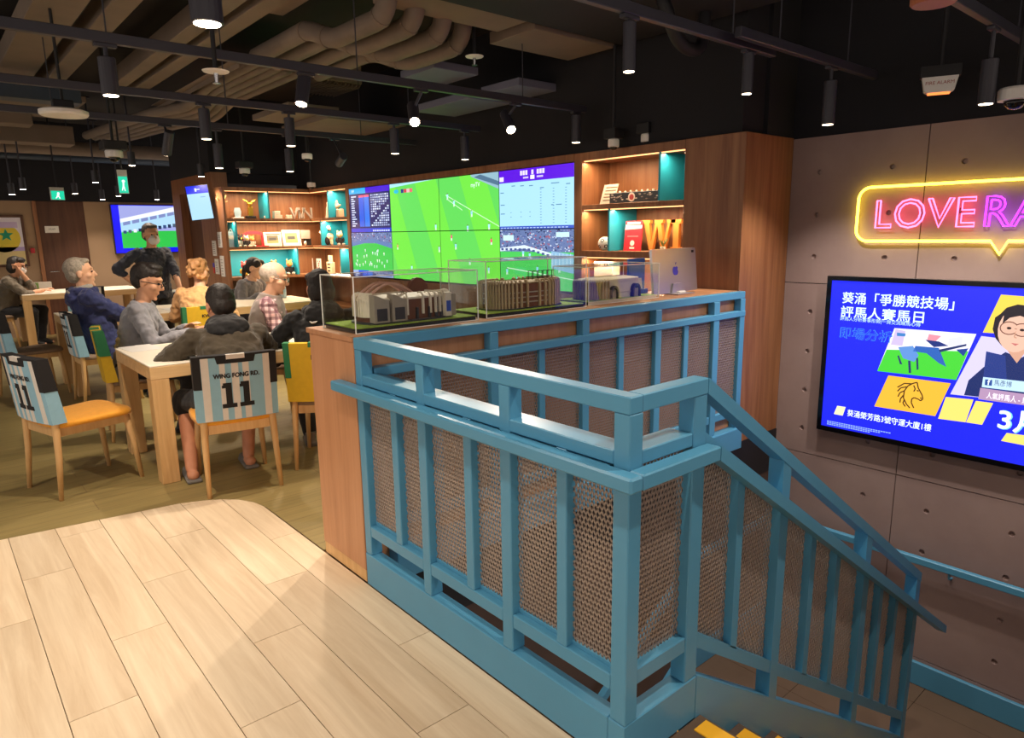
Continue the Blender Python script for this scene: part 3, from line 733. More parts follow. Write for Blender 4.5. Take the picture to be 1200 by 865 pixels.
# ---- television on the concrete wall
tv = thing('television', 'large wall television showing a blue horse racing day advertisement on the concrete wall', 'television', (XW-0.03, 1.22, 0.083))
yT, zB_, tw, th = 2.197, 0.083, 1.93, 1.1
MB().cbox(XW-0.062, XW-0.001, yT-tw, yT, zB_, zB_+th, 0.006).build('body', 'black_plastic', tv)
fr = MB(); X_ = XW-0.072
for a in ((yT-0.03, yT, zB_, zB_+th), (yT-tw, yT-tw+0.03, zB_, zB_+th), (yT-tw+.03, yT-.03, zB_, zB_+0.034), (yT-tw+.03, yT-.03, zB_+th-.03, zB_+th)): fr.box(X_, XW-0.06, *a)
fr.build('bezel', 'black_gloss', tv)
sw, sh = tw-0.06, th-0.064
tp = Pic((XW-0.063, yT-0.03, zB_+0.034), WU, WV)
def P_(cx, cy):
    """crop pixel of the advertisement -> metres on the screen plane"""
    q = atx(950+cx/3.46, 310+cy/3.46, XW-0.063); return ((yT-0.03)-q.y, q.z-(zB_+0.034))
def tpoly(pts, c, l): tp.npoly([P_(*q) for q in pts], c, l)
def ttext(s, bl, br_, h, c, l, bold=0.012):
    a0, b0 = P_(*bl); a1, b1 = P_(*br_); tp.text(s, a0, b0, h, c, l, width=a1-a0, bold=bold)
tp.rect(0, 0, sw, sh, '1A22E2', 0)
ttext('葵涌「爭勝競技場」', (128, 152), (580, 178), 0.082, 'D8F6F6', 2, .014); ttext('評馬人賽馬日', (122, 208), (457, 234), 0.082, 'D8F6F6', 2, .014)
ttext('評馬人分析賽事形勢|一齊交流睇馬心得', (120, 224), (445, 248), 0.030, 'B8DCF4', 2, .006); ttext('即場分析', (118, 292), (328, 308), 0.080, '3C86F0', 2, .03); ttext('即場分析', (120, 292), (326, 307), 0.078, '1A22E2', 3, -.004)
tpoly([(340, 258), (672, 282), (590, 468), (270, 432)], 'E4E0EE', 1); tpoly([(308, 345), (640, 352), (590, 468), (270, 432)], '42C234', 2); tpoly([(345, 262), (385, 270), (372, 330), (325, 325)], 'C0B0D8', 2)
tpoly([(350, 276), (386, 280), (383, 292), (350, 290)], '3A78B8', 3); tpoly([(480, 282), (530, 290), (500, 318), (470, 312)], 'D88898', 3); tpoly([(560, 300), (620, 290), (612, 330), (555, 328)], 'D0D0E8', 3)
tpoly([(355, 335), (415, 330), (438, 368), (420, 395), (375, 380)], '5A88C8', 4); tpoly([(425, 330), (520, 338), (550, 415), (520, 400), (470, 360), (415, 352)], '2A5AA8', 4)
tpoly([(465, 305), (520, 312), (560, 330), (500, 335)], '1C2E70', 5); tpoly([(520, 345), (632, 322), (632, 330), (525, 356)], '203060', 5); tpoly([(590, 345), (640, 340), (620, 372)], '1E3C88', 5)
for q in (((395, 390), (405, 390), (408, 440), (398, 440)), ((428, 380), (436, 378), (438, 425), (430, 428)), ((352, 370), (358, 368), (372, 405), (362, 404))): tpoly(q, '243060', 5)
tpoly([(315, 450), (568, 482), (505, 615), (258, 575)], 'E8AC34', 1)
def tline(pts, w_, c, l):
    for A, B in zip(pts, pts[1:]):
        a, b = Vector(P_(*A)), Vector(P_(*B)); d = (b-a).normalized(); n_ = Vector((-d.y, d.x))*w_; tp.poly([tuple(a-n_), tuple(b-n_), tuple(b+n_), tuple(a+n_)], c, l)
for L in ([(395, 492), (415, 482), (432, 478), (436, 500), (452, 530), (455, 545), (446, 553), (436, 546), (420, 540), (410, 545), (408, 560), (418, 582)], [(418, 490), (424, 505), (418, 515)], [(395, 492), (380, 512), (376, 540), (388, 566), (402, 582)],
          [(410, 484), (380, 482), (352, 498)], [(390, 496), (366, 500), (352, 514)], [(380, 512), (362, 520), (354, 536)], [(376, 530), (364, 545), (362, 560)], [(380, 548), (374, 562), (384, 576)], [(430, 510), (438, 514)], [(444, 540), (450, 544)]): tline(L, .004, '4A3210', 2)
tpoly([(772, 122), (1010, 140), (930, 290), (698, 276)], 'E6C64A', 1); tpoly([(692, 290), (1010, 330), (1010, 575), (566, 526)], 'C8C0E4', 2)
tpoly([(770, 200), (795, 175), (840, 162), (890, 168), (925, 200), (935, 260), (915, 310), (890, 335), (775, 330), (750, 300), (738, 262), (748, 215)], '201A20', 3)      # hair
tpoly([(790, 355), (850, 380), (900, 355), (980, 420), (1000, 570), (622, 530), (640, 470), (720, 400)], '1C2A5E', 4); tpoly([(800, 352), (836, 400), (876, 350), (870, 300), (800, 300)], 'C89880', 5)
tp.disc(*P_(832, 268), .088, 'DDB09A', 6, 20, .128)
tpoly([(778, 240), (788, 190), (835, 168), (890, 178), (915, 215), (908, 255), (888, 222), (850, 208), (808, 216)], '201A20', 7)
for q in ((805, 258), (858, 266)): tp.disc(*P_(*q), .047, '6A4438', 7, 16, .04); tp.disc(*P_(*q), .041, 'D8AA94', 8, 16, .034); tp.disc(*P_(*q), .012, '2A1C1C', 9, 10, .008)
tline([(828, 260), (838, 262)], .003, '6A4438', 8); tpoly([(812, 318), (845, 322), (830, 330)], 'B86A66', 8); tline([(832, 270), (826, 295), (836, 298)], .003, 'B88870', 8)
tpoly([(712, 352), (790, 370), (800, 560), (690, 545)], '24367A', 5)
tpoly([(700, 456), (1010, 490), (1010, 535), (694, 497)], 'B8D8EC', 6); tpoly([(708, 465), (737, 468), (735, 492), (706, 489)], '28488C', 7); ttext('f', (716, 488), (727, 489), .05, 'E8F4FF', 8); ttext('馬彥博', (743, 488), (815, 496), .040, '30406A', 7, .0)
tpoly([(688, 500), (1010, 545), (1010, 590), (680, 546)], 'A888A8', 6); ttext('人氣評馬人 - 馬', (712, 540), (880, 560), .042, 'F0E8F4', 7)
tpoly([(548, 537), (660, 548), (628, 640), (517, 625)], 'EAD06A', 1); tpoly([(670, 553), (740, 562), (695, 650), (630, 640)], 'EAD06A', 1)
ttext('3月', (762, 662), (935, 690), .155, '7ACAE0', 2, .03); ttext('3月', (758, 660), (931, 688), .152, 'F4FAFC', 3, .015)
tpoly([(795, 683), (1010, 712), (1010, 762), (772, 715)], 'EAD06A', 1)
tpoly([(108, 573), (142, 578), (130, 613), (94, 606)], 'ECE4B0', 2); ttext('葵涌榮芳路3號守運大廈1樓', (148, 612), (488, 670), .052, 'E4F0F8', 2, .01)
for r in range(3):
    for i in range(26-r*4): tp.rect(.04+i*.0165, .035-r*.011, .053+i*.0165, .0415-r*.011, '8CA8F4', 2)
tp.clip(sw, sh).build('picture', 'screen_tv', tv)

# ---- neon sign
emit('neon_yellow', 'FFE83C', 5.5); emit('neon_pink', 'FF4F86', 4.5); emit('neon_purple', 'A828FF', 3.6)
ns = thing('neon_sign', 'neon speech bubble sign in yellow with pink and purple outlined letters', 'neon sign', (XW-0.03, 1.2, 1.4))
xn = XW-0.035
yl, zt, zb_n = 2.045, 1.765, 1.418
lw = 2.045-1.985
def np_(y, z): return Vector((xn, y, z))
R = 0.075; yr = 0.235
pts = []
def arc(cy, cz, a0, a1, n=7): return [np_(cy+R*math.cos(a0+(a1-a0)*k/n), cz+R*math.sin(a0+(a1-a0)*k/n)) for k in range(n+1)]
tip = atx(1171, 296, xn); ta, tb_ = atx(1161, 279, xn).y, atx(1182, 278, xn).y
pts = arc(yl-R, zt-R, 0, math.pi/2)+arc(yr+R, zt-R, math.pi/2, math.pi)+arc(yr+R, zb_n+R, math.pi, 1.5*math.pi)+[np_(tb_, zb_n), np_(tip.y, zb_n-0.075), np_(ta, zb_n)]+arc(yl-R, zb_n+R, 1.5*math.pi, 2*math.pi)
MB().tube(pts+[pts[0], pts[1]], 0.0085, 8).build('bubble_tube', 'neon_yellow', ns, smooth=True)
gL = atx(1025.5, 267, xn); gE = atx(1141, 266, xn); gT = atx(1030, 235, xn)
hgt = gT.z-gL.z
def neon_word(word, ya, yb, z0, m):
    v, f = text_mesh(word, 1.0, 0.0, 1.05); x0 = min(p[0] for p in v); x1 = max(p[0] for p in v); h = max(p[1] for p in v)
    cnt = {}
    for q in f:
        for i in range(len(q)):
            e = (q[i], q[(i+1) % len(q)]); cnt[e] = 1
    bd = {a: b for a, b in cnt if (b, a) not in cnt}
    mp = lambda p: np_(ya+(yb-ya)*(p[0]-x0)/(x1-x0)-0.0, z0+p[1]/h*hgt)
    while bd:
        s = next(iter(bd)); loop = [s]; n_ = bd.pop(s)
        while n_ != s and n_ in bd: loop.append(n_); n_ = bd.pop(n_)
        P3 = [mp(v[i]) for i in loop]; Q = [P3[0]]
        for a in P3[1:]:
            if (a-Q[-1]).length > 0.006: Q.append(a)
        if len(Q) > 2: MB().tube(Q+[Q[0], Q[1]], 0.0052, 6).build('letter_tube', m, ns, smooth=True)
neon_word('LOVE', gL.y, gE.y, gL.z, 'neon_pink')
gR = atx(1152.5, 265, xn); wLOVE = gL.y-gE.y
neon_word('RACING', gR.y-0.004, gR.y-wLOVE*1.55, gL.z, 'neon_purple')
for y in (1.9, 1.4, 0.9, 0.4):
    for z in (zt, zb_n): MB().tube([(XW-0.001, y, z), (xn+0.006, y, z)], 0.005, 6).build('standoff', 'chrome', ns)

# ---- television on the far wall, framed poster, notices
tv2 = thing('television', 'television on the beige back wall showing a horse race behind the standing man', 'television', (3.2, 13.15, 1.25))
a0 = 2.571; MB().cbox(a0, a0+1.42, 13.12, 13.199, 1.254, 2.062, .005).build('body', 'black_plastic', tv2)
q = Pic((a0+.01, 13.119, 1.264), (1, 0, 0), WV); W, Hh = 1.4, .788
q.rect(0, 0, W, Hh, '1010E8', 0); q.rect(.11, .08, 1.39, .78, '9AA0D8', 1); q.rect(.11, .08, 1.39, .36, '2EB848', 2)
q.poly([(.11, .5), (1.39, .78), (1.39, .5), (.11, .34)], 'A8D0F0', 2); q.poly([(.11, .56), (1.39, .86), (1.39, .78), (.11, .5)], 'E8ECFA', 3)
for i in range(9): q.poly([(.15+i*.14, .45+i*.031), (.26+i*.14, .475+i*.031), (.26+i*.14, .53+i*.031), (.15+i*.14, .505+i*.031)], '7A86B8', 4)
for i in range(16): q.rect(.14+i*.078, .32+i*.01, .19+i*.078, .37+i*.011, random.choice(('203050', '4A5A70', 'E0E4F0', '304878')), 4)
for i in range(5): q.text('+', 1.02+.1*(i % 2), .3+.05*i, .1, 'F0F8FF', 5)
q.clip(W, Hh).build('picture', 'screen', tv2)
pf = thing('framed_poster', 'framed poster with a green star on yellow hanging on the back wall', 'poster', (1.0, 13.17, 1.1))
MB().cbox(.42, 1.37, 13.165, 13.199, 1.1, 1.885, .005).build('frame', 'dark_wood', pf)
q = Pic((.46, 13.1645, 1.14), (1, 0, 0), WV); q.rect(0, 0, .87, .705, 'E4DCE8', 0); q.rect(.0, .0, .87, .2, 'DCC890', 1); q.rect(0, .2, .87, .26, 'B4A0D8', 1); q.disc(.62, .4, .22, 'E0C83C', 1); q.rect(0, .3, .75, .37, 'DCC83C', 2)
star = [(.66+(.1 if k % 2 == 0 else .042)*math.sin(math.pi*k/5), .44+(.1 if k % 2 == 0 else .042)*math.cos(math.pi*k/5)) for k in range(10)][::-1]; q.npoly(star, '1E9C78', 3); q.rect(.1, .55, .82, .64, 'C8B4D8', 2); q.rect(.3, .06, .5, .12, '50485A', 2)
q.build('poster', 'print', pf)
sg = tag(MB().cbox(1.634, 1.82, 13.185, 13.199, 1.61, 1.715, .002).build('door_sign', 'white_plastic'), 'small white door sign on the dark wooden door', 'sign')
q = Pic((1.634, 13.1845, 1.61), (1, 0, 0), WV); q.text('STAFF', .05, .045, .035, '303038', 1); q.build('lettering', 'print', sg)
tag(MB().cbox(1.40, 1.46, 13.16, 13.2, 1.30, 1.38, .006).build('alarm_button', mat('alarm_red', 'B02430', .5)), 'small red alarm box on the back wall beside the poster', 'alarm')

# ---- monitor on an arm at the bookcase end, notices on the end panel
mn = thing('hanging_monitor', 'small upright monitor with a blue header hung at the bookcase end', 'monitor', (2.93, 9.45, 1.6))
mc = Vector((2.86, 9.40, 1.94)); dirf = Vector((-0.38, -0.92, 0)).normalized(); uu = Vector((0.92, -0.38, 0)).normalized()
tilt = Matrix.Rotation(math.radians(6), 3, dirf); vv = tilt @ Vector((0, 0, 1)); uu = tilt @ uu
mx3 = Matrix((uu, -dirf, vv)).transposed()
MB().obox(mc, (.27, .04, .43), mx3).build('body', 'black_plastic', mn)
q = Pic(mc+dirf*.0205-uu*.128-vv*.208, uu, vv); q.rect(0, 0, .256, .416, 'A8D4F4', 0); q.rect(0, .32, .256, .416, '1828D8', 1); q.rect(.1, .345, .12, .385, 'E0F0FF', 2); q.rect(.12, .365, .16, .375, 'E0F0FF', 2)
q.rect(.15, .27, .21, .28, '7AA0D0', 2); q.build('picture', 'screen', mn)
MB().tube([mc-dirf*.02, mc-dirf*.1, (XE-.001, 9.65, 2.0)], .012, 8).build('arm', 'black_plastic', mn)
NL = ['printed notice on the bookcase end panel, upper sheet of the pair by the doorway', 'printed notice on the bookcase end panel, lower sheet of the pair by the doorway', 'small printed notice on the end panel close under the hanging monitor', 'tall printed notice on the end panel beside the shelves, below the small one']
for i, (y, z, h_) in enumerate(((9.62, 1.36, .2), (9.58, 1.12, .2), (9.37, 1.47, .2), (9.36, 1.13, .27))):
    hw = .075
    n_ = tag(MB().box(XE-.008, XE-.0005, y-hw, y+hw, z-h_/2, z+h_/2).build('notice', 'white_plastic'), NL[i], 'notice', 'notices on the bookcase end panel')
    q = Pic((XE-.0085, y+hw, z-h_/2), WU, WV)
    for r in range(6): q.rect(.02, .03+r*(h_-.05)/6, .02+random.uniform(.06, .1), .03+r*(h_-.05)/6+.008, '8A8078', 1)
    q.build('print', 'print', n_)
kt = atx(251.5, 316, XE); kt_ = thing('key_tag', 'red and purple hanging tag on the bookcase end panel below the notices', 'tag', kt)
MB().cbox(XE-.012, XE-.001, kt.y-.02, kt.y+.02, kt.z-.05, kt.z+.03, .003).build('tag', mat('tag_red', 'D83A30', .5), kt_); MB().cbox(XE-.012, XE-.001, kt.y-.025, kt.y+.025, kt.z+.03, kt.z+.09, .003).build('clip', mat('tag_purple', '5A48C8', .5), kt_)

# ================================================================ tables and chairs
def table(x0, x1, y0, y1, label, group=None):
    t = thing('table', label, 'table', ((x0+x1)/2, (y0+y1)/2, 0), 0, group)
    MB().cbox(x0, x1, y0, y1, 0.742, 0.752, 0.003).build('table_top', 'table_white', t)
    MB().cbox(x0, x1, y0, y1, 0.665, 0.742, 0.003).build('frame', 'oak_flat', t)
    for a in (x0, x1-0.105):
        for b in (y0, y1-0.105): MB().cbox(a+.001, a+0.104, b+.001, b+0.104, 0.0, 0.665, 0.003).build('leg', 'oak', t)
    return t
table(0.98, 2.46, 4.49, 5.41, 'oak table with white top where the man in the dark hooded jacket leans')
table(1.03, 2.34, 7.68, 8.58, 'oak table with white top holding a phone charger, next to the navy jacket man')
table(2.345, 3.62, 7.68, 8.58, 'oak table with white top in front of the woman in a grey jacket')
table(1.07, 2.6, 11.75, 12.65, 'oak table with white top holding tissue boxes and a bottle by the back wall')
table(2.35, 3.0, 9.9, 11.0, 'oak table with white top behind the standing man, near the dark doorway')

mat('seat_yellow', 'E39A22', 0.8, var=0.08, scale=40, sheen=.2); mat('seat_brown', '8E7660', 0.8, var=0.08, scale=40); mat('cloth_black', '1C1A1C', 0.85, var=0.1, scale=30)
mat('cloth_blue', '8FBCD2', 0.8, var=0.03, scale=30); mat('cloth_white', 'DCD6CE', 0.8, var=0.03, scale=30); mat('cloth_yellow', 'D9AE22', 0.8, var=0.05, scale=30); mat('cloth_green', '2C7A4C', 0.8, var=0.05, scale=30)
def chair(label, seat_mat, kind, loc, ang, text=None):
    """side chair, forward = +x; jersey slipped over the backrest"""
    c = thing('dining_chair', label, 'chair', (0, 0, 0), 0, 'chairs with football jersey covers')
    # seat: rounded pad
    s = MB(); n = 28; ring = []
    for k in range(n):
        a = 2*math.pi*k/n; ca, sa = math.cos(a), math.sin(a); e = 0.35
        ring.append((0.005+0.235*math.copysign(abs(ca)**e, ca), (0.225+0.012*(ca > 0))*math.copysign(abs(sa)**e, sa)))
    lay = [(0.93, 0.425), (1.0, 0.433), (1.0, 0.452), (0.96, 0.466), (0.80, 0.473), (0.4, 0.474)]
    for f_, z in lay: s.v += [Vector((x*f_, y*f_, z-(0.012*(1-abs(x)/.24) if z > .46 else 0))) for x, y in ring]
    for i in range(len(lay)-1):
        for k in range(n): s.f.append((i*n+k, i*n+(k+1) % n, (i+1)*n+(k+1) % n, (i+1)*n+k))
    s.f.append(tuple(range(n))[::-1]); s.f.append(tuple(range((len(lay)-1)*n, len(lay)*n)))
    s.build('seat', seat_mat, c, smooth=True, world=False)
    fr = MB(); fr.box(-.2, .2, -.19, -.168, .375, .428); fr.box(-.2, .2, .168, .19, .375, .428); fr.box(.18, .2, -.17, .17, .375, .428); fr.box(-.215, -.195, -.17, .17, .375, .428)
    fr.build('seat_frame', 'oak', c, world=False)
    for sy in (-1, 1):
        MB().tube([(.235, .205*sy, 0), (.215, .195*sy, .25), (.19, .178*sy, .43)], [.0125, .018, .022], 10).build('leg', 'oak', c, smooth=True, world=False)
        MB().tube([(-.245, .205*sy, 0), (-.222, .198*sy, .25), (-.212, .192*sy, .45), (-.222, .19*sy, .62), (-.238, .185*sy, .80)], [.0125, .018, .021, .017, .013], 10).build('leg', 'oak', c, smooth=True, world=False)
    # backrest cover: slightly bowed slab from z .46 to .85, leaning back
    def bk(y, z, d):
        """point on the cover: d = 0 rear face, 1 front face"""
        lean = (z-.46)*.10; bow = -.022*(1-(y/.23)**2)
        return Vector((-.238-lean+bow+d*.078*(1-.25*(z-.46)/.39), y, z))
    def slab(name, m, ya, yb, za, zb, d0=0.0, d1=1.0, skew=0.0, parent=None, ny=10):
        mb = MB(); vs = []
        for z in (za, (za+zb)/2, zb):
            for d in (d0, d1):
                for i in range(ny+1):
                    t = i/ny; sk = skew*(z-za)/(zb-za); vs.append(bk(ya+sk+(yb-ya-2*sk)*t if skew else ya+(yb-ya)*t, z, d))
        mb.v = vs; w_ = ny+1
        id_ = lambda zi, di, i: (zi*2+di)*w_+i
        for zi in range(2):
            for i in range(ny):
                mb.f.append((id_(zi, 0, i), id_(zi, 0, i+1), id_(zi+1, 0, i+1), id_(zi+1, 0, i))); mb.f.append((id_(zi, 1, i), id_(zi+1, 1, i), id_(zi+1, 1, i+1), id_(zi, 1, i+1)))
            for i in (0, ny): mb.f.append((id_(zi, 0, i), id_(zi+1, 0, i), id_(zi+1, 1, i), id_(zi, 1, i)))
        for i in range(ny):
            mb.f.append((id_(0, 0, i), id_(0, 1, i), id_(0, 1, i+1), id_(0, 0, i+1))); mb.f.append((id_(2, 0, i), id_(2, 0, i+1), id_(2, 1, i+1), id_(2, 1, i)))
        return mb.build(name, m, parent or c, world=False, smooth=False)
    main, sho = ('cloth_blue', 'cloth_black') if kind == 'stripe' else ('cloth_yellow', 'cloth_green')
    cov = slab('backrest_cover', main, -.226, .226, .46, .845)
    if kind == 'stripe':
        for a, b in ((-.19, -.15), (-.07, -.035), (.0-.012, .026), (.06, .09), (.145, .185)): slab('stripe', 'cloth_white', a, b, .462, .8425, -.02, .02, parent=cov, ny=2)
        slab('shoulder', sho, -.229, -.187, .655, .848, -.03, 1.04, parent=cov, ny=2); slab('shoulder', sho, .187, .229, .655, .848, -.03, 1.04, parent=cov, ny=2)
        slab('collar', sho, -.1, .1, .80, .849, -.035, 1.045, parent=cov, skew=-.012); slab('collar', sho, -.2, .2, .838, .8495, -.03, 1.04, parent=cov)
        slab('collar_tab', 'cloth_white', -.05, .05, .825, .852, -.07, .3, parent=cov, ny=4)
    else:
        slab('shoulder', sho, -.229, -.15, .66, .848, -.02, 1.03, parent=cov, ny=3); slab('shoulder', sho, .19, .229, .62, .848, -.02, 1.03, parent=cov, ny=3)
        slab('collar', sho, -.07, .07, .82, .849, -.03, 1.03, parent=cov)
    def letters(tx, yc, zc, h, w_):
        v, f = text_mesh(tx, 1.0); x0 = min(p[0] for p in v); x1 = max(p[0] for p in v); y0_ = min(p[1] for p in v); hh = max(p[1] for p in v)-y0_
        mb = MB()
        for k, (du, dv) in enumerate(((0, 0), (.0018, 0), (-.0018, 0), (0, .0014), (0, -.0014))): mb.add([bk(yc+du-((p[0]-x0)/(x1-x0)-.5)*w_, zc+dv+(p[1]-y0_)/hh*h, -.045-.003*k) for p in v], f)
        mb.c = [lin('1C1A1C')]*len(mb.f); return mb.build('lettering', 'print', cov, world=False)
    if text:
        letters(text[0], 0.0, text[1], text[2], text[3])
        if kind == 'stripe':
            # big block "11": two slab-serif ones
            for yc in (.048, -.048):
                for q in ((-.017, .017, .545, .685), (-.04, .04, .535, .56), (0.0, .036, .655, .672), (.008, .03, .668, .685)):
                    slab('numeral', 'cloth_black', yc+q[0], yc+q[1], q[2], q[3], -.05, -.01, parent=cov, ny=2)
    c.location = (*loc, 0); c.rotation_euler = (0, 0, math.radians(ang)); return c
WF = ('WING FONG RD.', .715, .026, .25)
KW = ('KWAI', .74, .03, .11)
ch_hood = chair('striped jersey 11 chair with yellow seat under the man in the dark hooded jacket', 'seat_yellow', 'stripe', (1.367, 4.26), 80, WF)
ch_empty = chair('empty striped jersey 11 chair with yellow seat at the table end', 'seat_yellow', 'stripe', (0.64, 4.89), 16, WF)
chair('yellow jersey chair under the person in the black hoodie beside the counter', 'seat_brown', 'yellow', (2.02, 4.27), 56, KW)
chair('green and yellow jersey chair under the man in the grey sweater', 'seat_brown', 'yellow', (1.22, 5.90), -8, KW)
chair('yellow jersey chair under the man in the vest and checked shirt', 'seat_brown', 'yellow', (2.12, 5.74), -25, KW)
chair('striped jersey chair under the man in the navy jacket', 'seat_brown', 'stripe', (1.24, 7.38), 2, WF)
chair('empty striped jersey chair with brown seat at the end of the middle table', 'seat_brown', 'stripe', (0.74, 8.13), 10, WF)
bx_ = aty(236, 365, 7.25).x
chair('yellow jersey chair under the fair-haired person in tan', 'seat_brown', 'yellow', (bx_, 7.3), 88, KW)
wx_ = aty(297, 320, 8.95).x
chair('jersey chair under the woman in the grey jacket facing the tables', 'seat_brown', 'stripe', (wx_, 8.82), -70)
chair('jersey chair under the seated woman leaning on her hand by the back wall', 'seat_brown', 'stripe', (0.72, 12.1), 8, WF)
chair('empty brown-seat chair tucked at the side of the back table', 'seat_brown', 'stripe', (1.75, 11.45), 92, WF)

# ================================================================ display cases with stadium models
CZ = 1.099
def case(x0, x1, y0, y1, z1, label):
    c = thing('display_case', label, 'display case', ((x0+x1)/2, (y0+y1)/2, CZ)); t = 0.004
    for a in ((x0, x1, y0, y0+t, CZ, z1-t), (x0, x1, y1-t, y1, CZ, z1-t), (x0, x0+t, y0+t, y1-t, CZ, z1-t), (x1-t, x1, y0+t, y1-t, CZ, z1-t), (x0, x1, y0, y1, z1-t, z1)):
        MB().box(*a).build('pane', 'acrylic', c)
    e = 0.0018  # white strips paint the highlights along the acrylic edges
    for x in (x0, x1):
        for y in (y0, y1): MB().box(x-e, x+e, y-e, y+e, CZ, z1).build('edge', 'edge_highlight', c)
        MB().box(x-e, x+e, y0, y1, z1-e, z1+e).build('edge', 'edge_highlight', c)
    for y in (y0, y1):
        MB().box(x0, x1, y-e, y+e, z1-e, z1+e).build('edge', 'edge_highlight', c); MB().box(x0, x1, y-e, y+e, CZ, CZ+2*e).build('edge', 'edge_highlight', c)
    return c
case(1.362, 2.012, 2.590, 2.895, 1.338, 'clear acrylic case over the grey and brown stadium model at the counter end')
case(2.072, 2.775, 2.600, 2.905, 1.374, 'clear acrylic case over the tan ribbed oval stadium model')
case(2.838, 3.472, 2.640, 2.925, 1.312, 'clear acrylic case over the white stadium model next to the silver monitor')
mat('st_tan', 'B49A78', .7, var=.08, scale=30); mat('st_grey', '9C9084', .7, var=.06, scale=30); mat('st_dark', '2C3038', .4, var=.1); mat('st_brown', '6E3E26', .6, var=.1, scale=20); mat('st_cream', 'E4D6C4', .6, var=.04); mat('st_pink', 'C89A8C', .6, var=.06); mat('st_blue', '2A52B8', .5)
def oval(t, rx, ry, e=.62):
    c, s_ = math.cos(t), math.sin(t); return rx*math.copysign(abs(c)**e, c), ry*math.copysign(abs(s_)**e, s_)
def ring(mb, cx, cy, rx, ry, rx2, ry2, z0, z1, n=64, t0=0, t1=2*math.pi, z1b=None):
    """band between two ovals (outer rx, ry at foot; inner rx2, ry2), closed"""
    o = len(mb.v); full = abs(t1-t0-2*math.pi) < 1e-6; m_ = n if full else n+1
    for k in range(m_):
        t = t0+(t1-t0)*k/n; x, y = oval(t, rx, ry); x2, y2 = oval(t, rx2, ry2)
        mb.v += [Vector((cx+x, cy+y, z0)), Vector((cx+x, cy+y, z1)), Vector((cx+x2, cy+y2, z1 if z1b is None else z1b)), Vector((cx+x2, cy+y2, z0))]
    for k in range(n):
        a = o+k*4; b = o+((k+1) % m_)*4
        for i in range(4): mb.f.append((a+i, b+i, b+(i+1) % 4, a+(i+1) % 4))
    if not full:
        mb.f.append((o, o+1, o+2, o+3)); e_ = o+n*4; mb.f.append((e_+3, e_+2, e_+1, e_))
    return mb
def baseboard(t, x0, x1, y0, y1, turf_z):
    MB().box(x0, x1, y0, y1, CZ+.0005, turf_z-.004).build('plinth', 'black_paint', t); MB().box(x0, x1, y0, y1, turf_z-.004, turf_z).build('turf', 'turf', t)
# model 1: grey front pavilion, brown colonnade, roof trusses
m1 = thing('stadium_model', 'stadium model with grey pavilions, brown colonnade and pale roof trusses', 'model', (1.69, 2.745, CZ)); z = 1.122
baseboard(m1, 1.37, 2.004, 2.60, 2.885, z)
cx, cy, rx, ry = 1.692, 2.745, .235, .105
ring(MB(), cx, cy, rx+.012, ry+.012, .01, .01, z, z+.008).build('apron', 'st_dark', m1)
ring(MB(), cx, cy, rx-.01, ry-.01, rx-.05, ry-.04, z+.008, z+.10).build('bowl', 'st_brown', m1)
ring(MB(), cx, cy, rx-.002, ry-.002, rx-.08, ry-.06, z+.10, z+.108, z1b=z+.125).build('roof', 'st_cream', m1)
ring(MB(), cx, cy, rx-.09, ry-.065, .005, .004, z+.01, z+.02).build('pitch', 'turf', m1)
def fins(cx, cy, rx, ry, t0, t1, n, w_, d, z0, z1, curl=0):
    mb = MB()
    for k in range(n):
        t = t0+(t1-t0)*(k+.5)/n; x, y = oval(t, rx, ry); x2, y2 = oval(t+.01, rx, ry); tg = Vector((x2-x, y2-y, 0)).normalized(); nn = Vector((tg.y, -tg.x, 0))
        M3 = Matrix((tg, nn, Vector((0, 0, 1)))).transposed(); mb.obox((cx+x, cy+y, (z0+z1)/2), (w_, d, z1-z0), M3)
        if curl: mb.tube([(cx+x-(x/rx)*curl*(1-math.cos(a)), cy+y-(y/ry)*curl*(1-math.cos(a)), z1+curl*math.sin(a)) for a in (0, .5, 1.0, 1.57, 2.2)], w_*.55, 6)
    return mb
pi = math.pi
fins(cx, cy, rx, ry, pi*1.42, pi*1.86, 11, .008, .012, z+.03, z+.108, .02).build('colonnade', 'st_cream', m1, kind='stuff')
fins(cx, cy, rx-.004, ry-.004, pi*1.42, pi*1.86, 8, .012, .010, z+.008, z+.06).build('arcade', 'st_dark', m1, kind='stuff')
fins(cx, cy, rx, ry, pi*.85, pi*1.18, 9, .012, .01, z+.03, z+.11, .02).build('end_colonnade', 'st_cream', m1, kind='stuff')
for xx, w_ in ((1.475, .075), (1.565, .075)):
    MB().prism([(xx, z+.008), (xx+w_, z+.008), (xx+w_, z+.105), (xx+w_*.75, z+.108), (xx+w_*.25, z+.125), (xx, z+.13)], lambda u, v, t: Vector((u, t, v)), cy-ry-.014, cy-ry+.03).build('pavilion', 'st_grey', m1)
    MB().box(xx+.012, xx+w_-.012, cy-ry-.0155, cy-ry-.013, z+.016, z+.07).build('glazing', 'st_dark', m1)
MB().box(1.852, 1.885, cy-ry-.012, cy-ry+.03, z+.008, z+.118).build('stair_tower', 'st_cream', m1); MB().box(1.856, 1.881, cy-ry-.0135, cy-ry-.0115, z+.03, z+.08).build('banner', 'st_blue', m1)
MB().box(1.89, 1.915, cy-ry-.006, cy-ry+.03, z+.008, z+.11).build('corner_tower', 'st_grey', m1)
for y in (cy-.02, cy+.03, cy+.075):
    MB().tube([(1.50+.24*k/8, y, z+.115+.055*math.sin(pi*k/8)) for k in range(9)], .006, 6).build('roof_truss', 'st_pink', m1)
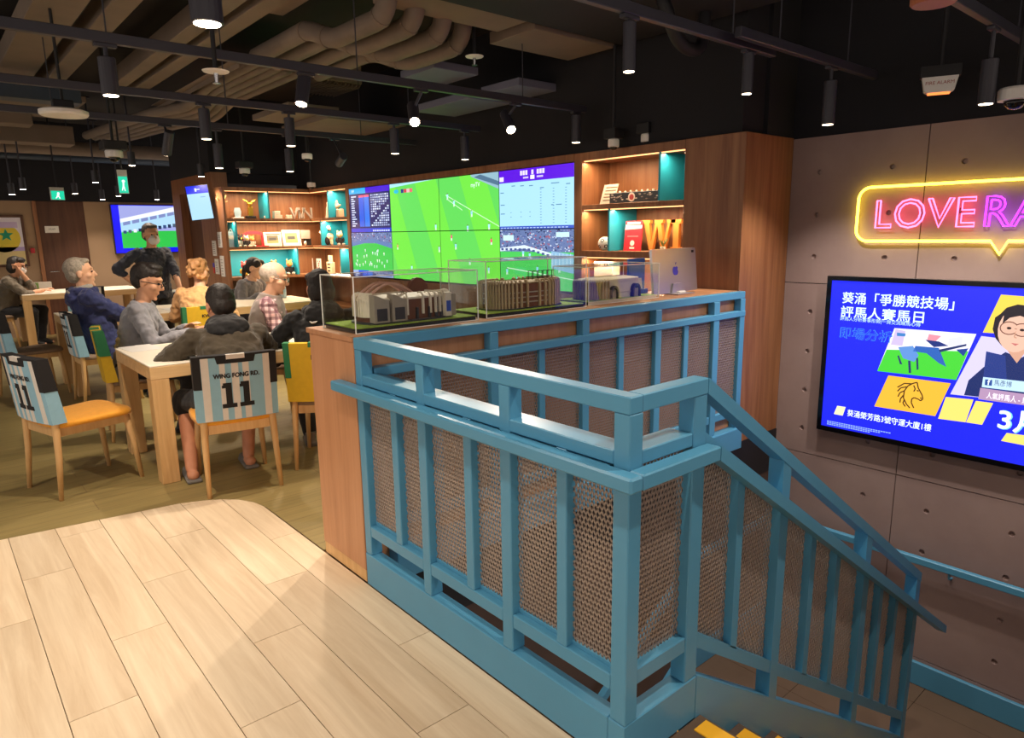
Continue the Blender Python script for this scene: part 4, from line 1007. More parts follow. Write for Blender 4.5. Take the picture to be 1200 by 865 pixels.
MB().prism([(1.80+.06*math.cos(pi*k/10), z+.11+.075*math.sin(pi*k/10)) for k in range(11)], lambda u, v, t: Vector((u, t, v)), cy+.03, cy+.05).build('end_arch', 'st_brown', m1)
# model 2: tan oval with upright ribs and a dark gantry
m2 = thing('stadium_model', 'oval stadium model with tan upright ribs and a dark gantry on the roof', 'model', (2.42, 2.755, CZ)); z = 1.122
baseboard(m2, 2.08, 2.767, 2.61, 2.895, z)
cx, cy, rx, ry = 2.425, 2.755, .245, .11
ring(MB(), cx, cy, rx+.012, ry+.012, .01, .01, z, z+.006).build('apron', 'st_dark', m2)
ring(MB(), cx, cy, rx-.006, ry-.006, rx-.06, ry-.045, z+.006, z+.125).build('bowl', 'st_brown', m2)
for zz in (z+.03, z+.055, z+.08): ring(MB(), cx, cy, rx-.002, ry-.002, rx-.02, ry-.02, zz, zz+.006).build('floor_band', 'st_grey', m2)
fins(cx, cy, rx, ry, 0, 2*pi, 52, .011, .012, z+.006, z+.128, .016).build('ribs', 'st_tan', m2, kind='stuff')
ring(MB(), cx, cy, rx-.02, ry-.015, rx-.1, ry-.07, z+.128, z+.134, z1b=z+.142).build('roof', 'st_tan', m2)
g = MB()
for k in range(5):
    x = 2.47+k*.036
    for y in (cy-.05, cy-.02): g.bar((x, y, z+.13), (x, y, z+.185), .003, .003, up=(0, 1, 0))
    g.bar((x, cy-.05, z+.185), (x, cy-.02, z+.185), .003, .003); g.bar((x, cy-.05, z+.185), (x+.02, cy-.05, z+.185), .003, .003)
for y in (cy-.05, cy-.02): g.bar((2.45, y, z+.155), (2.64, y, z+.155), .003, .003)
g.build('gantry', 'black_paint', m2, kind='stuff')
# model 3: white stadium with arched portals
m3 = thing('stadium_model', 'white stadium model with ribbed end and arched portals', 'model', (3.15, 2.79, CZ)); z = 1.118
baseboard(m3, 2.846, 3.464, 2.65, 2.915, z)
cx, cy, rx, ry = 3.15, 2.785, .235, .095
MB().box(2.846, 3.464, 2.648, 2.65, CZ+.001, z).build('plinth_front', 'st_cream', m3)
ring(MB(), cx, cy, rx, ry, rx-.06, ry-.04, z, z+.10).build('bowl', 'st_cream', m3)
ring(MB(), cx, cy, rx+.006, ry+.006, rx-.09, ry-.06, z+.10, z+.112, z1b=z+.125).build('roof', 'st_cream', m3)
fins(cx, cy, rx+.003, ry+.003, pi*.8, pi*1.45, 18, .010, .012, z, z+.1, .012).build('ribs', 'st_tan', m3, kind='stuff')
for xx, s_ in ((3.10, 1.0), (3.30, 1.1)):
    a_ = MB(); o_ = [(xx+.034*s_*math.cos(pi*k/12), z+.035+.04*s_*math.sin(pi*k/12)) for k in range(13)]; i_ = [(xx+.022*s_*math.cos(pi*k/12), z+.035+.026*s_*math.sin(pi*k/12)) for k in range(13)]
    a_.prism([(xx+.034*s_, z)]+o_+[(xx-.034*s_, z), (xx-.022*s_, z)]+i_[::-1]+[(xx+.022*s_, z)], lambda u, v, t: Vector((u, t, v)), cy-ry-.02, cy-ry+.01); a_.build('portal', 'st_dark', m3)
    MB().box(xx-.02*s_, xx+.02*s_, cy-ry-.012, cy-ry-.008, z, z+.05).build('portal_door', 'st_grey', m3)
for k in range(7): MB().box(3.16+k*.016, 3.166+k*.016, cy-ry-.003, cy-ry+.002, z+.03, z+.036).build('lamp', 'st_cream', m3)

# ---- silver desktop monitor seen from behind
mo = thing('desktop_monitor', 'silver all-in-one computer seen from behind on the counter beside the pillar', 'computer', (3.72, 2.74, CZ))
mp0 = aty(766.5, 350, 2.70); mp1 = aty(817, 344, 2.74); mh = 0.285
u_ = Vector((mp1.x-mp0.x, mp1.y-mp0.y, 0)); mw = u_.length; u_.normalize(); nrm = Vector((u_.y, -u_.x, 0)); o_ = Vector((mp0.x, mp0.y, CZ+.009))
up_ = (Vector((0, 0, 1))-nrm*.10).normalized()
def mpnt(a, b, d): return o_+u_*a+up_*b-nrm*d
rr = .012; rp = []
for (ca, cb), a0 in (((mw-rr, rr), -pi/2), ((mw-rr, mh-rr), 0), ((rr, mh-rr), pi/2), ((rr, rr), pi)):
    rp += [(ca+rr*math.cos(a0+pi/2*k/4), cb+rr*math.sin(a0+pi/2*k/4)) for k in range(5)]
MB().prism(rp, mpnt, 0.0, 0.018).build('shell', 'silver', mo)
fp = Pic(mpnt(0, 0, -.0004), u_, up_)
ax, ay, k_ = mw*.5, mh*.5, .036
body = []
for i in range(40):
    t = 2*pi*i/40; r_ = 1.0-.16*max(0, math.cos(t-pi/2))**6*2.2-.10*max(0, math.cos(t+pi/2))**8*1.5
    x, y = .92*math.cos(t)*r_, .98*math.sin(t)*r_
    dx, dy = x-1.08, y-.18
    if dx*dx+dy*dy < .42**2: q_ = math.hypot(dx, dy); x, y = 1.08+dx/q_*.42, .18+dy/q_*.42
    body.append((ax+x*k_, ay+y*k_))
mat('logo_purplelit', '4A48C8', .3, .3); MB().prism(body, mpnt, -.0012, 0.0).build('logo', 'logo_purplelit', mo)  # purple light of the screens put into the logo colour
leaf = [(ax+k_*(.05+.5*s_), ay+k_*(1.05+.5*q_)) for s_, q_ in ((0, 0), (.05, .45), (.3, .8), (.62, .95), (.6, .55), (.4, .2))]
MB().prism(leaf, mpnt, -.0012, 0.0).build('logo', 'logo_purplelit', mo)
MB().prism([(mw*.36, -.008), (mw*.64, -.008), (mw*.6, .06), (mw*.4, .06)], mpnt, -.012, 0.0).build('stand', 'silver', mo)
MB().cbox(o_.x+u_.x*mw*.5-.09, o_.x+u_.x*mw*.5+.09, o_.y-.06, o_.y+.1, CZ+.0005, CZ+.008, .002).build('foot', 'silver', mo)
st_ = MB().prism([(mw-.055, mh-.032), (mw-.025, mh-.032), (mw-.025, mh-.016), (mw-.055, mh-.016)], mpnt, -.0008, 0.0).build('sticker', 'black_plastic', mo)
kb = aty(797, 337, 2.72)
tag(MB().cbox(kb.x-.05, kb.x+.03, kb.y-.03, kb.y+.03, CZ, CZ+.018, .006).build('computer_mouse', 'white_plastic'), 'small white mouse lying on the counter beside the silver computer', 'mouse')
mat('sign_blue', '1F5CC8', .5, var=.05)
bs = thing('brochure_holder', 'blue brochure holder standing behind the white stadium model', 'holder', (3.62, 2.90, CZ))
MB().cbox(3.53, 3.70, 2.93, 2.945, CZ, 1.33, .003).build('back_board', 'sign_blue', bs); MB().prism([(3.55, CZ), (3.68, CZ), (3.66, 1.2), (3.56, 1.2)], lambda u, v, t: Vector((u, t, v)), 2.927, 2.9295).build('leaflet', 'white_plastic', bs); MB().cbox(3.53, 3.70, 2.90, 2.93, CZ, CZ+.03, .003).build('tray', 'sign_blue', bs)

# ================================================================ people
def blob(mb, name, material, parent, voxel=0.008, smooth=3, fold=0.0, fscale=0.12):
    """overlapping closed shapes -> one continuous skin"""
    me = bpy.data.meshes.new('tmp'); me.from_pydata([tuple(p) for p in mb.v], [], mb.f)
    bm = bmesh.new(); bm.from_mesh(me); bmesh.ops.recalc_face_normals(bm, faces=bm.faces[:]); bm.to_mesh(me); bm.free()
    o = bpy.data.objects.new('tmp', me); COL.objects.link(o)
    r = o.modifiers.new('r', 'REMESH'); r.mode = 'VOXEL'; r.voxel_size = voxel
    if smooth: s = o.modifiers.new('s', 'SMOOTH'); s.factor = 0.5; s.iterations = smooth
    if fold:
        t = bpy.data.textures.new('fold', 'CLOUDS'); t.noise_scale = fscale; t.noise_depth = 2
        d = o.modifiers.new('d', 'DISPLACE'); d.texture = t; d.strength = fold; d.mid_level = 0.5; d.texture_coords = 'LOCAL'
    dg = bpy.context.evaluated_depsgraph_get(); dg.update()
    res = bpy.data.meshes.new_from_object(o.evaluated_get(dg)); bpy.data.objects.remove(o); bpy.data.meshes.remove(me)
    for p in res.polygons: p.use_smooth = True
    res.name = name; res.materials.clear(); res.materials.append(MATS[material])
    ob = bpy.data.objects.new(name, res); COL.objects.link(ob); ob.parent = parent
    return ob
V = Vector
def cap(mb, a, b, r0, r1, n=12):
    """tapered limb with round ends"""
    a, b = V(a), V(b); d = (b-a); L = d.length; d = d/L if L > 1e-6 else V((0, 0, 1))
    pts, rs = [], []
    for k in range(5): t = math.pi/2*k/4; pts.append(a-d*r0*math.cos(t)); rs.append(max(.0008, r0*math.sin(t)))
    for k in range(5): t = math.pi/2*k/4; pts.append(b+d*r1*math.sin(t)); rs.append(max(.0008, r1*math.cos(t)))
    mb.tube(pts, rs, n); return mb
def ell(mb, c, r, F, n=14):
    """ellipsoid with radii along the frame F = (forward, left, up)"""
    return mb.ball(V(c), r, n, Matrix(F).transposed())
def loft(mb, secs, F, n=20):
    """stack of ovals: (centre, radius forward, radius sideways)"""
    o = len(mb.v)
    for c, a, b in secs:
        for k in range(n):
            t = 2*math.pi*k/n; ct, s_ = math.cos(t), math.sin(t); mb.v.append(V(c)+F[0]*(a*math.copysign(abs(ct)**.85, ct))+F[1]*(b*math.copysign(abs(s_)**.85, s_)))
    for i in range(len(secs)-1):
        for k in range(n): mb.f.append((o+i*n+k, o+i*n+(k+1) % n, o+(i+1)*n+(k+1) % n, o+(i+1)*n+k))
    mb.f.append(tuple(o+k for k in reversed(range(n)))); mb.f.append(tuple(o+(len(secs)-1)*n+k for k in range(n))); return mb
def ik(S, W, a, b, pole):
    S, W = V(S), V(W); d = W-S; L = min(d.length, (a+b)*.995); d.normalize(); W = S+d*L
    x = (a*a-b*b+L*L)/(2*L); h = math.sqrt(max(0, a*a-x*x)); p = V(pole)-S; p = (p-d*p.dot(d)).normalized()
    return S+d*x+p*h, W
def hand(mb, W, d, n, side, curl=.5, spread=.02):
    d, n = V(d).normalized(), V(n); n = (n-d*n.dot(d)).normalized(); s = d.cross(n)*side
    F = (d, s, n); ell(mb, V(W)+d*.045, (.052, .040, .017), F, 12)
    for i, L in enumerate((.068, .078, .072, .056)):
        p = V(W)+d*.082+s*(.028-.0185*i); u = (d+s*spread*(1.5-i)).normalized()
        for j, q in enumerate((.45, .32, .25)):
            e = p+u*L*q; cap(mb, p, e, .0098-.0008*j, .0092-.0008*j, 8); p = e; u = (u*math.cos(curl)+n*math.sin(curl)).normalized()
    p = V(W)+d*.02+s*.026; u = (d*.65+s*.65+n*.35).normalized()
    for q in (.038, .030): e = p+u*q; cap(mb, p, e, .0115, .010, 8); p = e; u = (u+d*.4+n*.3*curl).normalized()
def person(label, skin, hair, top, legs, shoes, ang, head_px, head_y, lean=12, head=(0, 0), hands=None, feet=None, sit=True, hair_style='short', hip=None, sc=1.0, top_kind='sweater', poles=None, leg_kind='trousers', curl=.5, hood_lining=None, side_lean=0, glasses=False, loc=None, palm=None, torso=1.0):
    T = math.radians(lean); up = V((math.sin(T), math.sin(math.radians(side_lean)), math.cos(T))).normalized(); fw = V((math.cos(T), 0, -math.sin(T))); lf = up.cross(fw).normalized(); F = (fw, lf, up)
    hz = hip if hip else (.515 if sit else .90)
    P = V((0, 0, hz)); t_ = lambda k: P+up*(k*sc*torso)
    hy, hp = math.radians(head[0]), math.radians(head[1])
    nk = (up*.7+V((0, 0, 1))*.3).normalized(); N = t_(.50); Hc = N+nk*.165*sc+V((.02, 0, 0))
    hf = V((math.cos(hy)*math.cos(hp), math.sin(hy)*math.cos(hp), -math.sin(hp))); hl = V((-math.sin(hy), math.cos(hy), 0)); hu = hf.cross(hl); HF = (hf, hl, hu)
    A = math.radians(ang); Rz = rz(A)
    if loc is None:
        hw = aty(*head_px, head_y); off = Rz @ Hc; loc = V((hw.x-off.x, hw.y-off.y, 0))
        print('PERSON', label[:40], 'loc', tuple(round(v, 2) for v in loc), 'head z wanted %.2f got %.2f' % (hw.z, Hc.z))
    r = thing('person', label, 'person', loc, A)
    SK = MATS_SK = skin
    inv = lambda p: Rz.transposed() @ (V(p)-V(loc)) # world -> local
    sh = [t_(.455)+lf*(s*.175*sc) for s in (1, -1)]
    hands = hands or {}; arms = []
    for i, s in enumerate((1, -1)):
        W = hands.get('L' if s > 0 else 'R'); W = V((.30, s*.14, hz+.24)) if W is None else (inv(W) if len(W) == 3 else V(W[:3]))
        pole = sh[i]+V((-.15, s*.35, -.45)) if not poles else sh[i]+V(poles[i])
        E_, W = ik(sh[i], W, .285*sc, .25*sc, pole); arms.append((sh[i], E_, W))
    leg = []
    for s in (1, -1):
        Hj = P+V((0.0, s*.09, -.01)); key = 'L' if s > 0 else 'R'
        if sit:
            Ft = V((.36, s*.12, .075)) if not feet else (inv(feet[key]) if len(feet[key]) == 3 else V(feet[key][:3]))
            K, Ft = ik(Hj, Ft, .42*sc, .43*sc, Hj+V((.6, s*.12, .55)))
        else:
            Ft = V((0.02, s*.11, .08)); K = V((.03, s*.10, .49)); Ft = V((0, s*.11, .075))
        leg.append((Hj, K, Ft))
    # --- body
    b = MB()
    loft(b, [(t_(-.09), .06, .11), (t_(-.03), .105, .155), (t_(.12), .10, .145), (t_(.28), .105, .16), (t_(.40), .10, .17), (t_(.47), .07, .13), (t_(.52), .05, .06)], F)
    cap(b, t_(.46), Hc-hu*.06+hf*.0, .056*sc, .052*sc)
    h = lambda x, y, z: Hc+(hf*x+hl*y+hu*z)*sc*1.04
    q = sc*1.04
    ell(b, h(-.012, 0, .03), (.098*q, .078*q, .094*q), HF, 18); ell(b, h(.022, 0, -.035), (.072*q, .062*q, .085*q), HF, 16); ell(b, h(.038, 0, -.085), (.046*q, .047*q, .036*q), HF); ell(b, h(.075, 0, -.108), (.018*q, .022*q, .016*q), HF, 10)
    cap(b, h(.088, 0, .012), h(.108, 0, -.028), .009*q, .0145*q, 8); ell(b, h(.078, 0, .032), (.02*q, .05*q, .012*q), HF, 10); ell(b, h(.084, 0, -.066), (.013*q, .025*q, .010*q), HF, 10)
    for s in (1, -1): ell(b, h(-.008, s*.079, -.012), (.021*q, .009*q, .032*q), HF, 10); ell(b, h(.05, s*.042, -.028), (.03*q, .024*q, .024*q), HF, 10)
    for (S, E_, W), s in zip(arms, (1, -1)):
        cap(b, S, E_, .05*sc, .041*sc); cap(b, E_, W, .041*sc, .029*sc); d = (W-E_).normalized()
        pn = V((0, 0, -1)) if not palm else V(palm[0 if s > 0 else 1])
        hand(b, W, d+V((0, 0, .05)), pn if abs(d.z) < .9 else V((0, -s, 0)), s, curl)
    for Hj, K, Ft in leg:
        cap(b, Hj, K, .083*sc, .055*sc); cap(b, K, Ft, .054*sc, .036*sc); fd = V((1, 0, 0)); cap(b, Ft+V((-.04, 0, -.035)), Ft+V((.14, 0, -.048)), .036, .024)
    bo = blob(b, 'body', SK, r, .0075, 2)
    # --- garments
    g = MB(); low = -.10 if sit else -.08
    e = .040 if top_kind == 'jacket' else (.030 if top_kind == 'hood' else .022)
    loft(g, [(t_(low), .115+e, .165+e), (t_(.02), .115+e, .16+e), (t_(.14), .11+e, .155+e), (t_(.28), .112+e, .168+e), (t_(.40), .105+e, .172+e), (t_(.47), .075+e, .145+e), (t_(.515), .058+e*.4, .075+e*.4)], F)
    sl = 1.0 if top_kind != 'short' else .62
    for S, E_, W in arms:
        cap(g, S, E_, .050*sc+e*.75, .040*sc+e*.75)
        if top_kind == 'vest': continue
        wv = E_+(W-E_)*(.93 if sl == 1.0 else .35); cap(g, E_, wv, .040*sc+e*.75, .028*sc+e*.7)
    hood = MB() if top_kind == 'hood' else g
    if top_kind in ('hood', 'jacket'):
        ns_ = [t_(.50)+fw*(.085*math.cos(a))+lf*(.10*math.sin(a))-up*(.025*math.cos(a)) for a in [2*math.pi*k/14 for k in range(15)]]
        hood.tube(ns_, [.044]*15, 8); ell(hood, t_(.46)-fw*.105, (.062, .135, .085), F)
    if top_kind == 'collar':
        g.tube([t_(.52)+fw*(.06*math.cos(a))+lf*(.066*math.sin(a)) for a in [2*math.pi*k/12 for k in range(13)]], [.02]*13, 8)
    go = blob(g, 'jacket' if top_kind in ('hood', 'jacket') else 'top', top, r, .0095, 4, fold=.034, fscale=.055)
    if top_kind == 'hood': blob(hood, 'hood', 'hoodie_black', r, .0095, 4, fold=.03, fscale=.05)
    if hood_lining:
        hb_ = MB(); hb_.tube([t_(.535)+fw*(.065*math.cos(a))+lf*(.075*math.sin(a)) for a in [2*math.pi*k/14 for k in range(15)]], [.03]*15, 8); ell(hb_, t_(.51)-fw*.115, (.03, .09, .045), F); blob(hb_, 'hood_lining', hood_lining, r, .009, 3)
    l = MB()
    loft(l, [(P+V((-.02, 0, -.105)), .10, .15), (P+V((-.01, 0, -.05)), .13, .178), (P+V((0, 0, .04)), .125, .172), (P+V((0, 0, .09))+up*.02, .10, .15)], (V((1, 0, 0)), V((0, 1, 0)), V((0, 0, 1))))
    for Hj, K, Ft in leg:
        cap(l, Hj, K, .096*sc, .072*sc)
        if leg_kind == 'trousers': cap(l, K, K+(Ft-K)*.93, .071*sc, .055*sc)
        else: cap(l, K, K+(Ft-K)*.12, .074*sc, .07*sc)
    blob(l, 'trousers' if leg_kind == 'trousers' else 'shorts', legs, r, .0095, 3, fold=.016, fscale=.08)
    for Hj, K, Ft in leg:
        s_ = MB()
        if leg_kind == 'trousers':
            loft(s_, [(Ft+V((-.05, 0, -.045)), .05, .02), (Ft+V((.03, 0, -.045)), .12, .042), (Ft+V((.035, 0, -.025)), .118, .042), (Ft+V((.0, 0, .0)), .075, .04), (Ft+V((-.015, 0, .03)), .05, .042)], (V((1, 0, 0)), V((0, 1, 0)), V((0, 0, 1))))
            s_.v = [p if p.z > Ft.z-.07 else p for p in s_.v]
            s_.box(Ft.x-.085, Ft.x+.15, Ft.y-.042, Ft.y+.042, Ft.z-.0745, Ft.z-.045)
        else:
            s_.box(Ft.x-.10, Ft.x+.16, Ft.y-.046, Ft.y+.046, Ft.z-.0745, Ft.z-.055); loft(s_, [(Ft+V((.09, 0, -.06)), .075, .05), (Ft+V((.085, 0, -.02)), .06, .045), (Ft+V((.08, 0, -.008)), .03, .03)], (V((1, 0, 0)), V((0, 1, 0)), V((0, 0, 1))))
        blob(s_, 'shoe' if leg_kind == 'trousers' else 'slipper', shoes, r, .009, 2)
    # --- hair, eyes
    hm = MB()
    if hair_style != 'bald': ell(hm, h(-.024, 0, .042), (.098*q, .082*q, .092*q), HF, 18)
    else: ell(hm, h(-.024, 0, .030), (.100*q, .084*q, .086*q), HF, 18)
    if hair_style == 'short': ell(hm, h(-.048, 0, -.005), (.066*q, .078*q, .078*q), HF, 14); ell(hm, h(.04, 0, .095), (.042*q, .06*q, .026*q), HF, 12)
    if hair_style == 'spiky': ell(hm, h(-.048, 0, .0), (.062*q, .076*q, .07*q), HF, 14); ell(hm, h(.018, 0, .112), (.064*q, .062*q, .030*q), HF, 12); ell(hm, h(.03, 0, .07), (.055*q, .074*q, .045*q), HF, 12)
    if hair_style == 'curly':
        rn = random.Random(5)
        for k in range(60):
            a_, z_ = rn.uniform(0, 2*math.pi), rn.uniform(-.07, .12); rr_ = math.sqrt(max(0.1, 1-((z_-.03)/.12)**2))
            x_, y_ = -.028+.092*rr_*math.cos(a_), .082*rr_*math.sin(a_)
            if x_ < .045 or z_ > .08: ell(hm, h(x_, y_, z_), (.024*q, .024*q, .022*q), HF, 8)
    if hair_style == 'tail': ell(hm, h(-.05, 0, .0), (.075*q, .084*q, .09*q), HF, 14); ell(hm, h(-.115, 0, -.03), (.04*q, .035*q, .05*q), HF, 10); cap(hm, h(-.13, 0, -.05), h(-.12, 0, -.20), .03*q, .012*q); ell(hm, h(.04, .045, .07), (.05*q, .05*q, .05*q), HF, 10); ell(hm, h(.04, -.045, .07), (.05*q, .05*q, .05*q), HF, 10)
    if hair_style == 'bob': ell(hm, h(-.04, 0, -.02), (.085*q, .092*q, .10*q), HF, 14); ell(hm, h(.05, 0, .085), (.05*q, .075*q, .04*q), HF, 12)
    blob(hm, 'hair', hair, r, .0075, 3, fold=.008, fscale=.03)
    for s in (1, -1):
        MB().ball(h(.083, s*.031, .005), .0085*q, 8).build('eye', 'black_gloss', r, smooth=True, world=False)
    if glasses:
        gm = MB()
        for s in (1, -1):
            gm.tube([h(.108, s*(.034+.026*math.cos(a)), .002+.02*math.sin(a)) for a in [2*math.pi*k/12 for k in range(13)]], .0028, 6); gm.tube([h(.106, s*.06, .008), h(.05, s*.084, .006), h(-.02, s*.086, .0)], .0028, 6)
        gm.tube([h(.112, .008, .005), h(.112, -.008, .005)], .0028, 6); gm.build('glasses', 'chrome' if glasses == 'light' else 'black_plastic', r, smooth=True, world=False)
    r['_'] = 0; del r['_']
    return r, h, HF, go
def cloth(name, c, **k): return mat(name, c, .85, var=k.pop('var', .10), scale=k.pop('scale', 18), bump=.25, sheen=.15)
cloth('jacket_brown', '3E3424'); cloth('short_black', '17161A'); cloth('sweater_grey', '8B8A90'); cloth('jacket_navy', '2A3160'); cloth('lining_grey', '9A958C'); cloth('trouser_dark', '1E1C20'); cloth('shirt_dark', '262834', var=.45, scale=5)
cloth('tan_top', 'D2A06A'); cloth('vest_grey', '756860'); cloth('jacket_grey', '6E6A6C'); cloth('hoodie_black', '0F0E10'); cloth('sweater_olive', '6A5F50'); cloth('slipper_grey', '6E6A64'); mat('shoe_black', '141416', .5); mat('mask_white', 'D8D4D0', .7)
def plaid(name):
    m, nt, b = nodes_of(name); tc = nt.nodes.new('ShaderNodeTexCoord'); base = None
    col = nt.nodes.new('ShaderNodeRGB'); col.outputs[0].default_value = (*lin('E8C4C4'), 1); last = col.outputs[0]
    for ax, sc_, c_ in (('X', 42, '5A2A3A'), ('Z', 38, '5A2A3A'), ('Y', 40, '6A3848')):
        w_ = nt.nodes.new('ShaderNodeTexWave'); w_.bands_direction = ax; w_.inputs['Scale'].default_value = sc_/6.28; w_.inputs['Distortion'].default_value = .4
        nt.links.new(tc.outputs['Object'], w_.inputs['Vector'])
        cr = nt.nodes.new('ShaderNodeValToRGB'); cr.color_ramp.elements[0].position = .55; cr.color_ramp.elements[1].position = .62; nt.links.new(w_.outputs['Fac'], cr.inputs[0])
        ml = nt.nodes.new('ShaderNodeMath'); ml.operation = 'MULTIPLY'; ml.inputs[1].default_value = .62; nt.links.new(cr.outputs[0], ml.inputs[0])
        mx = nt.nodes.new('ShaderNodeMixRGB'); nt.links.new(ml.outputs[0], mx.inputs[0]); nt.links.new(last, mx.inputs[1]); mx.inputs[2].default_value = (*lin(c_), 1); last = mx.outputs[0]
    nt.links.new(last, b.inputs['Base Color']); b.inputs['Roughness'].default_value = .85
plaid('plaid_shirt')
TZ = .79
# man in the dark hooded jacket, seen from behind, leaning on the table
person('man seen from behind in a dark brown hooded jacket and shorts, leaning over the table', 'skin_b', 'hair_black', 'jacket_brown', 'short_black', 'slipper_grey', 82, (259, 366), 4.66, lean=40, head=(8, 22),
       hands={'L': (1.24, 4.86, TZ), 'R': (1.64, 4.80, TZ)}, poles=[(-.2, .6, -.45), (-.2, -.6, -.45)], feet={'L': (1.15, 4.47, .075), 'R': (1.52, 4.50, .075)}, top_kind='hood', leg_kind='shorts', sc=1.04)
# man in the grey sweater
person('man with glasses in a grey sweater looking down beside the table', 'skin_a', 'hair_black', 'sweater_grey', 'trouser_dark', 'shoe_black', -22, (174, 343), 5.84, lean=14, head=(-4, 18),
       hands={'L': (.40, .06, .80, 0), 'R': tuple(atz(222, 390, .80))}, poles=[(-.1, .3, -.5), (-.25, -.25, -.5)], hair_style='spiky', glasses='dark', sc=1.03)
# man in the vest
pv, hv, HFv, _ = person('white-haired man with glasses in a grey vest over a pink checked shirt', 'skin_c', 'hair_white', 'plaid_shirt', 'trouser_dark', 'shoe_black', -28, (322, 332), 5.66, lean=12, head=(0, 14),
       hands={'L': (.40, .10, .80, 0), 'R': (.40, -.12, .80, 0)}, poles=[(-.1, .3, -.5), (-.2, -.2, -.5)], hair_style='bald', glasses='light')
# person in the black hoodie beside the counter
pb_, _, _, gb_ = person('person in a black hooded sweatshirt partly hidden by the display case', 'skin_b', 'hair_black', 'hoodie_black', 'trouser_dark', 'slipper_grey', 72, (374, 338), 4.50, lean=20, head=(10, 10),
       hands={'L': (1.93, 4.84, TZ), 'R': (2.2, 4.85, TZ)}, poles=[(-.2, .5, -.4), (-.2, -.5, -.4)], top_kind='hood', hair_style='bob', sc=1.0)
# man in the navy jacket
person('grey-haired man in a navy jacket with grey hood lining looking up at the screens', 'skin_c', 'hair_grey', 'jacket_navy', 'trouser_dark', 'shoe_black', -4, (95, 326), 7.36, lean=-13, head=(-6, -4),
       hands={'L': (.36, .06, .74, 0), 'R': (.38, -.04, .70, 0)}, poles=[(-.1, .3, -.5), (-.05, -.3, -.6)], top_kind='jacket', hood_lining='lining_grey', sc=1.06)
# fair-haired person
person('fair-haired person in a tan top sitting with the back to the room', 'skin_c', 'hair_brown', 'tan_top', 'trouser_dark', 'shoe_black', 58, (235, 330), 7.34, lean=14, head=(-22, 4), hands={'L': (.36, .14, .80, 0), 'R': (.36, -.14, .80, 0)}, hair_style='curly')
# woman in the grey jacket
person('woman with tied-back black hair in a grey jacket looking down at the table', 'skin_c', 'hair_black', 'jacket_grey', 'trouser_dark', 'shoe_black', -58, (299, 320), 8.66, lean=22, head=(10, 16), hands={'L': (.38, .14, .80, 0), 'R': (.40, -.14, .80, 0)}, hair_style='tail', sc=.97)
# standing man with the mask
ps, hs_, HFs, _ = person('standing man in a dark shirt and white face mask behind the middle table', 'skin_a', 'hair_salt', 'shirt_dark', 'trouser_dark', 'shoe_black', -72, (177, 277), 8.98, lean=2, head=(-6, 4), sit=False, hip=.88, top_kind='short',
       hands={'L': tuple(aty(211, 338, 8.70)), 'R': (-.02, -.22, .98, 0)}, hair_style='short', poles=[(-.12, .5, -.3), (-.25, -.5, -.1)], curl=.7)
# woman by the back wall
pw_, hw_, HFw, _ = person('seated woman in an olive sweater resting her cheek on her hand by the back wall', 'skin_a', 'hair_black', 'sweater_olive', 'trouser_dark', 'shoe_black', -30, (20, 314), 12.05, lean=20, head=(0, 8), hands={'L': tuple(aty(24, 319, 11.95)), 'R': (1.35, 11.95, TZ)}, poles=[(.35, .15, -.6), (.1, -.5, -.5)], top_kind='short', hair_style='bob', glasses='dark', curl=.6)
# mask, vest, badge
mk = MB(); ell(mk, hs_(.062, 0, -.052), (.058, .064, .062), HFs, 16); blob(mk, 'face_mask', 'mask_white', ps, .006, 2)
mk = MB(); ell(mk, hw_(.062, 0, -.052), (.056, .062, .055), HFw, 16); blob(mk, 'face_mask', 'mask_white', pw_, .006, 2)
T = math.radians(12); upv = V((math.sin(T), 0, math.cos(T))); fwv = V((math.cos(T), 0, -math.sin(T))); lfv = V((0, 1, 0)); Pv = V((0, 0, .515)); vm = MB()
loft(vm, [(Pv+upv*k, a+.034, b+.034) for k, a, b in ((-.10, .115, .165), (.02, .115, .16), (.14, .11, .155), (.28, .112, .165), (.38, .106, .172), (.455, .085, .150), (.505, .062, .075), (.53, .055, .06))], (fwv, lfv, upv))
blob(vm, 'vest', 'vest_grey', pv, .0095, 3, fold=.015, fscale=.07)

# white swoosh on the black sweatshirt sleeve
dg = bpy.context.evaluated_depsgraph_get(); dg.update()
mi = world_of(gb_).inverted(); d0 = ray(369, 378).normalized()
ok, hp_, hn_, _ = gb_.ray_cast(mi @ CAM, (mi.to_3x3() @ d0).normalized())
if ok:
    Wm = world_of(gb_); hp_ = Wm @ hp_; hn_ = (Wm.to_3x3() @ hn_).normalized(); uu_ = V((0, 0, 1)).cross(hn_).normalized(); vv_ = hn_.cross(uu_)
    sw_ = [(-.035, .006), (-.022, -.010), (.0, -.008), (.04, .016), (.0, .002), (-.018, .0)]
    MB().prism(sw_, lambda u, v, t: hp_+uu_*u+vv_*v+hn_*t, .002, .012).build('swoosh', 'cloth_white', pb_)

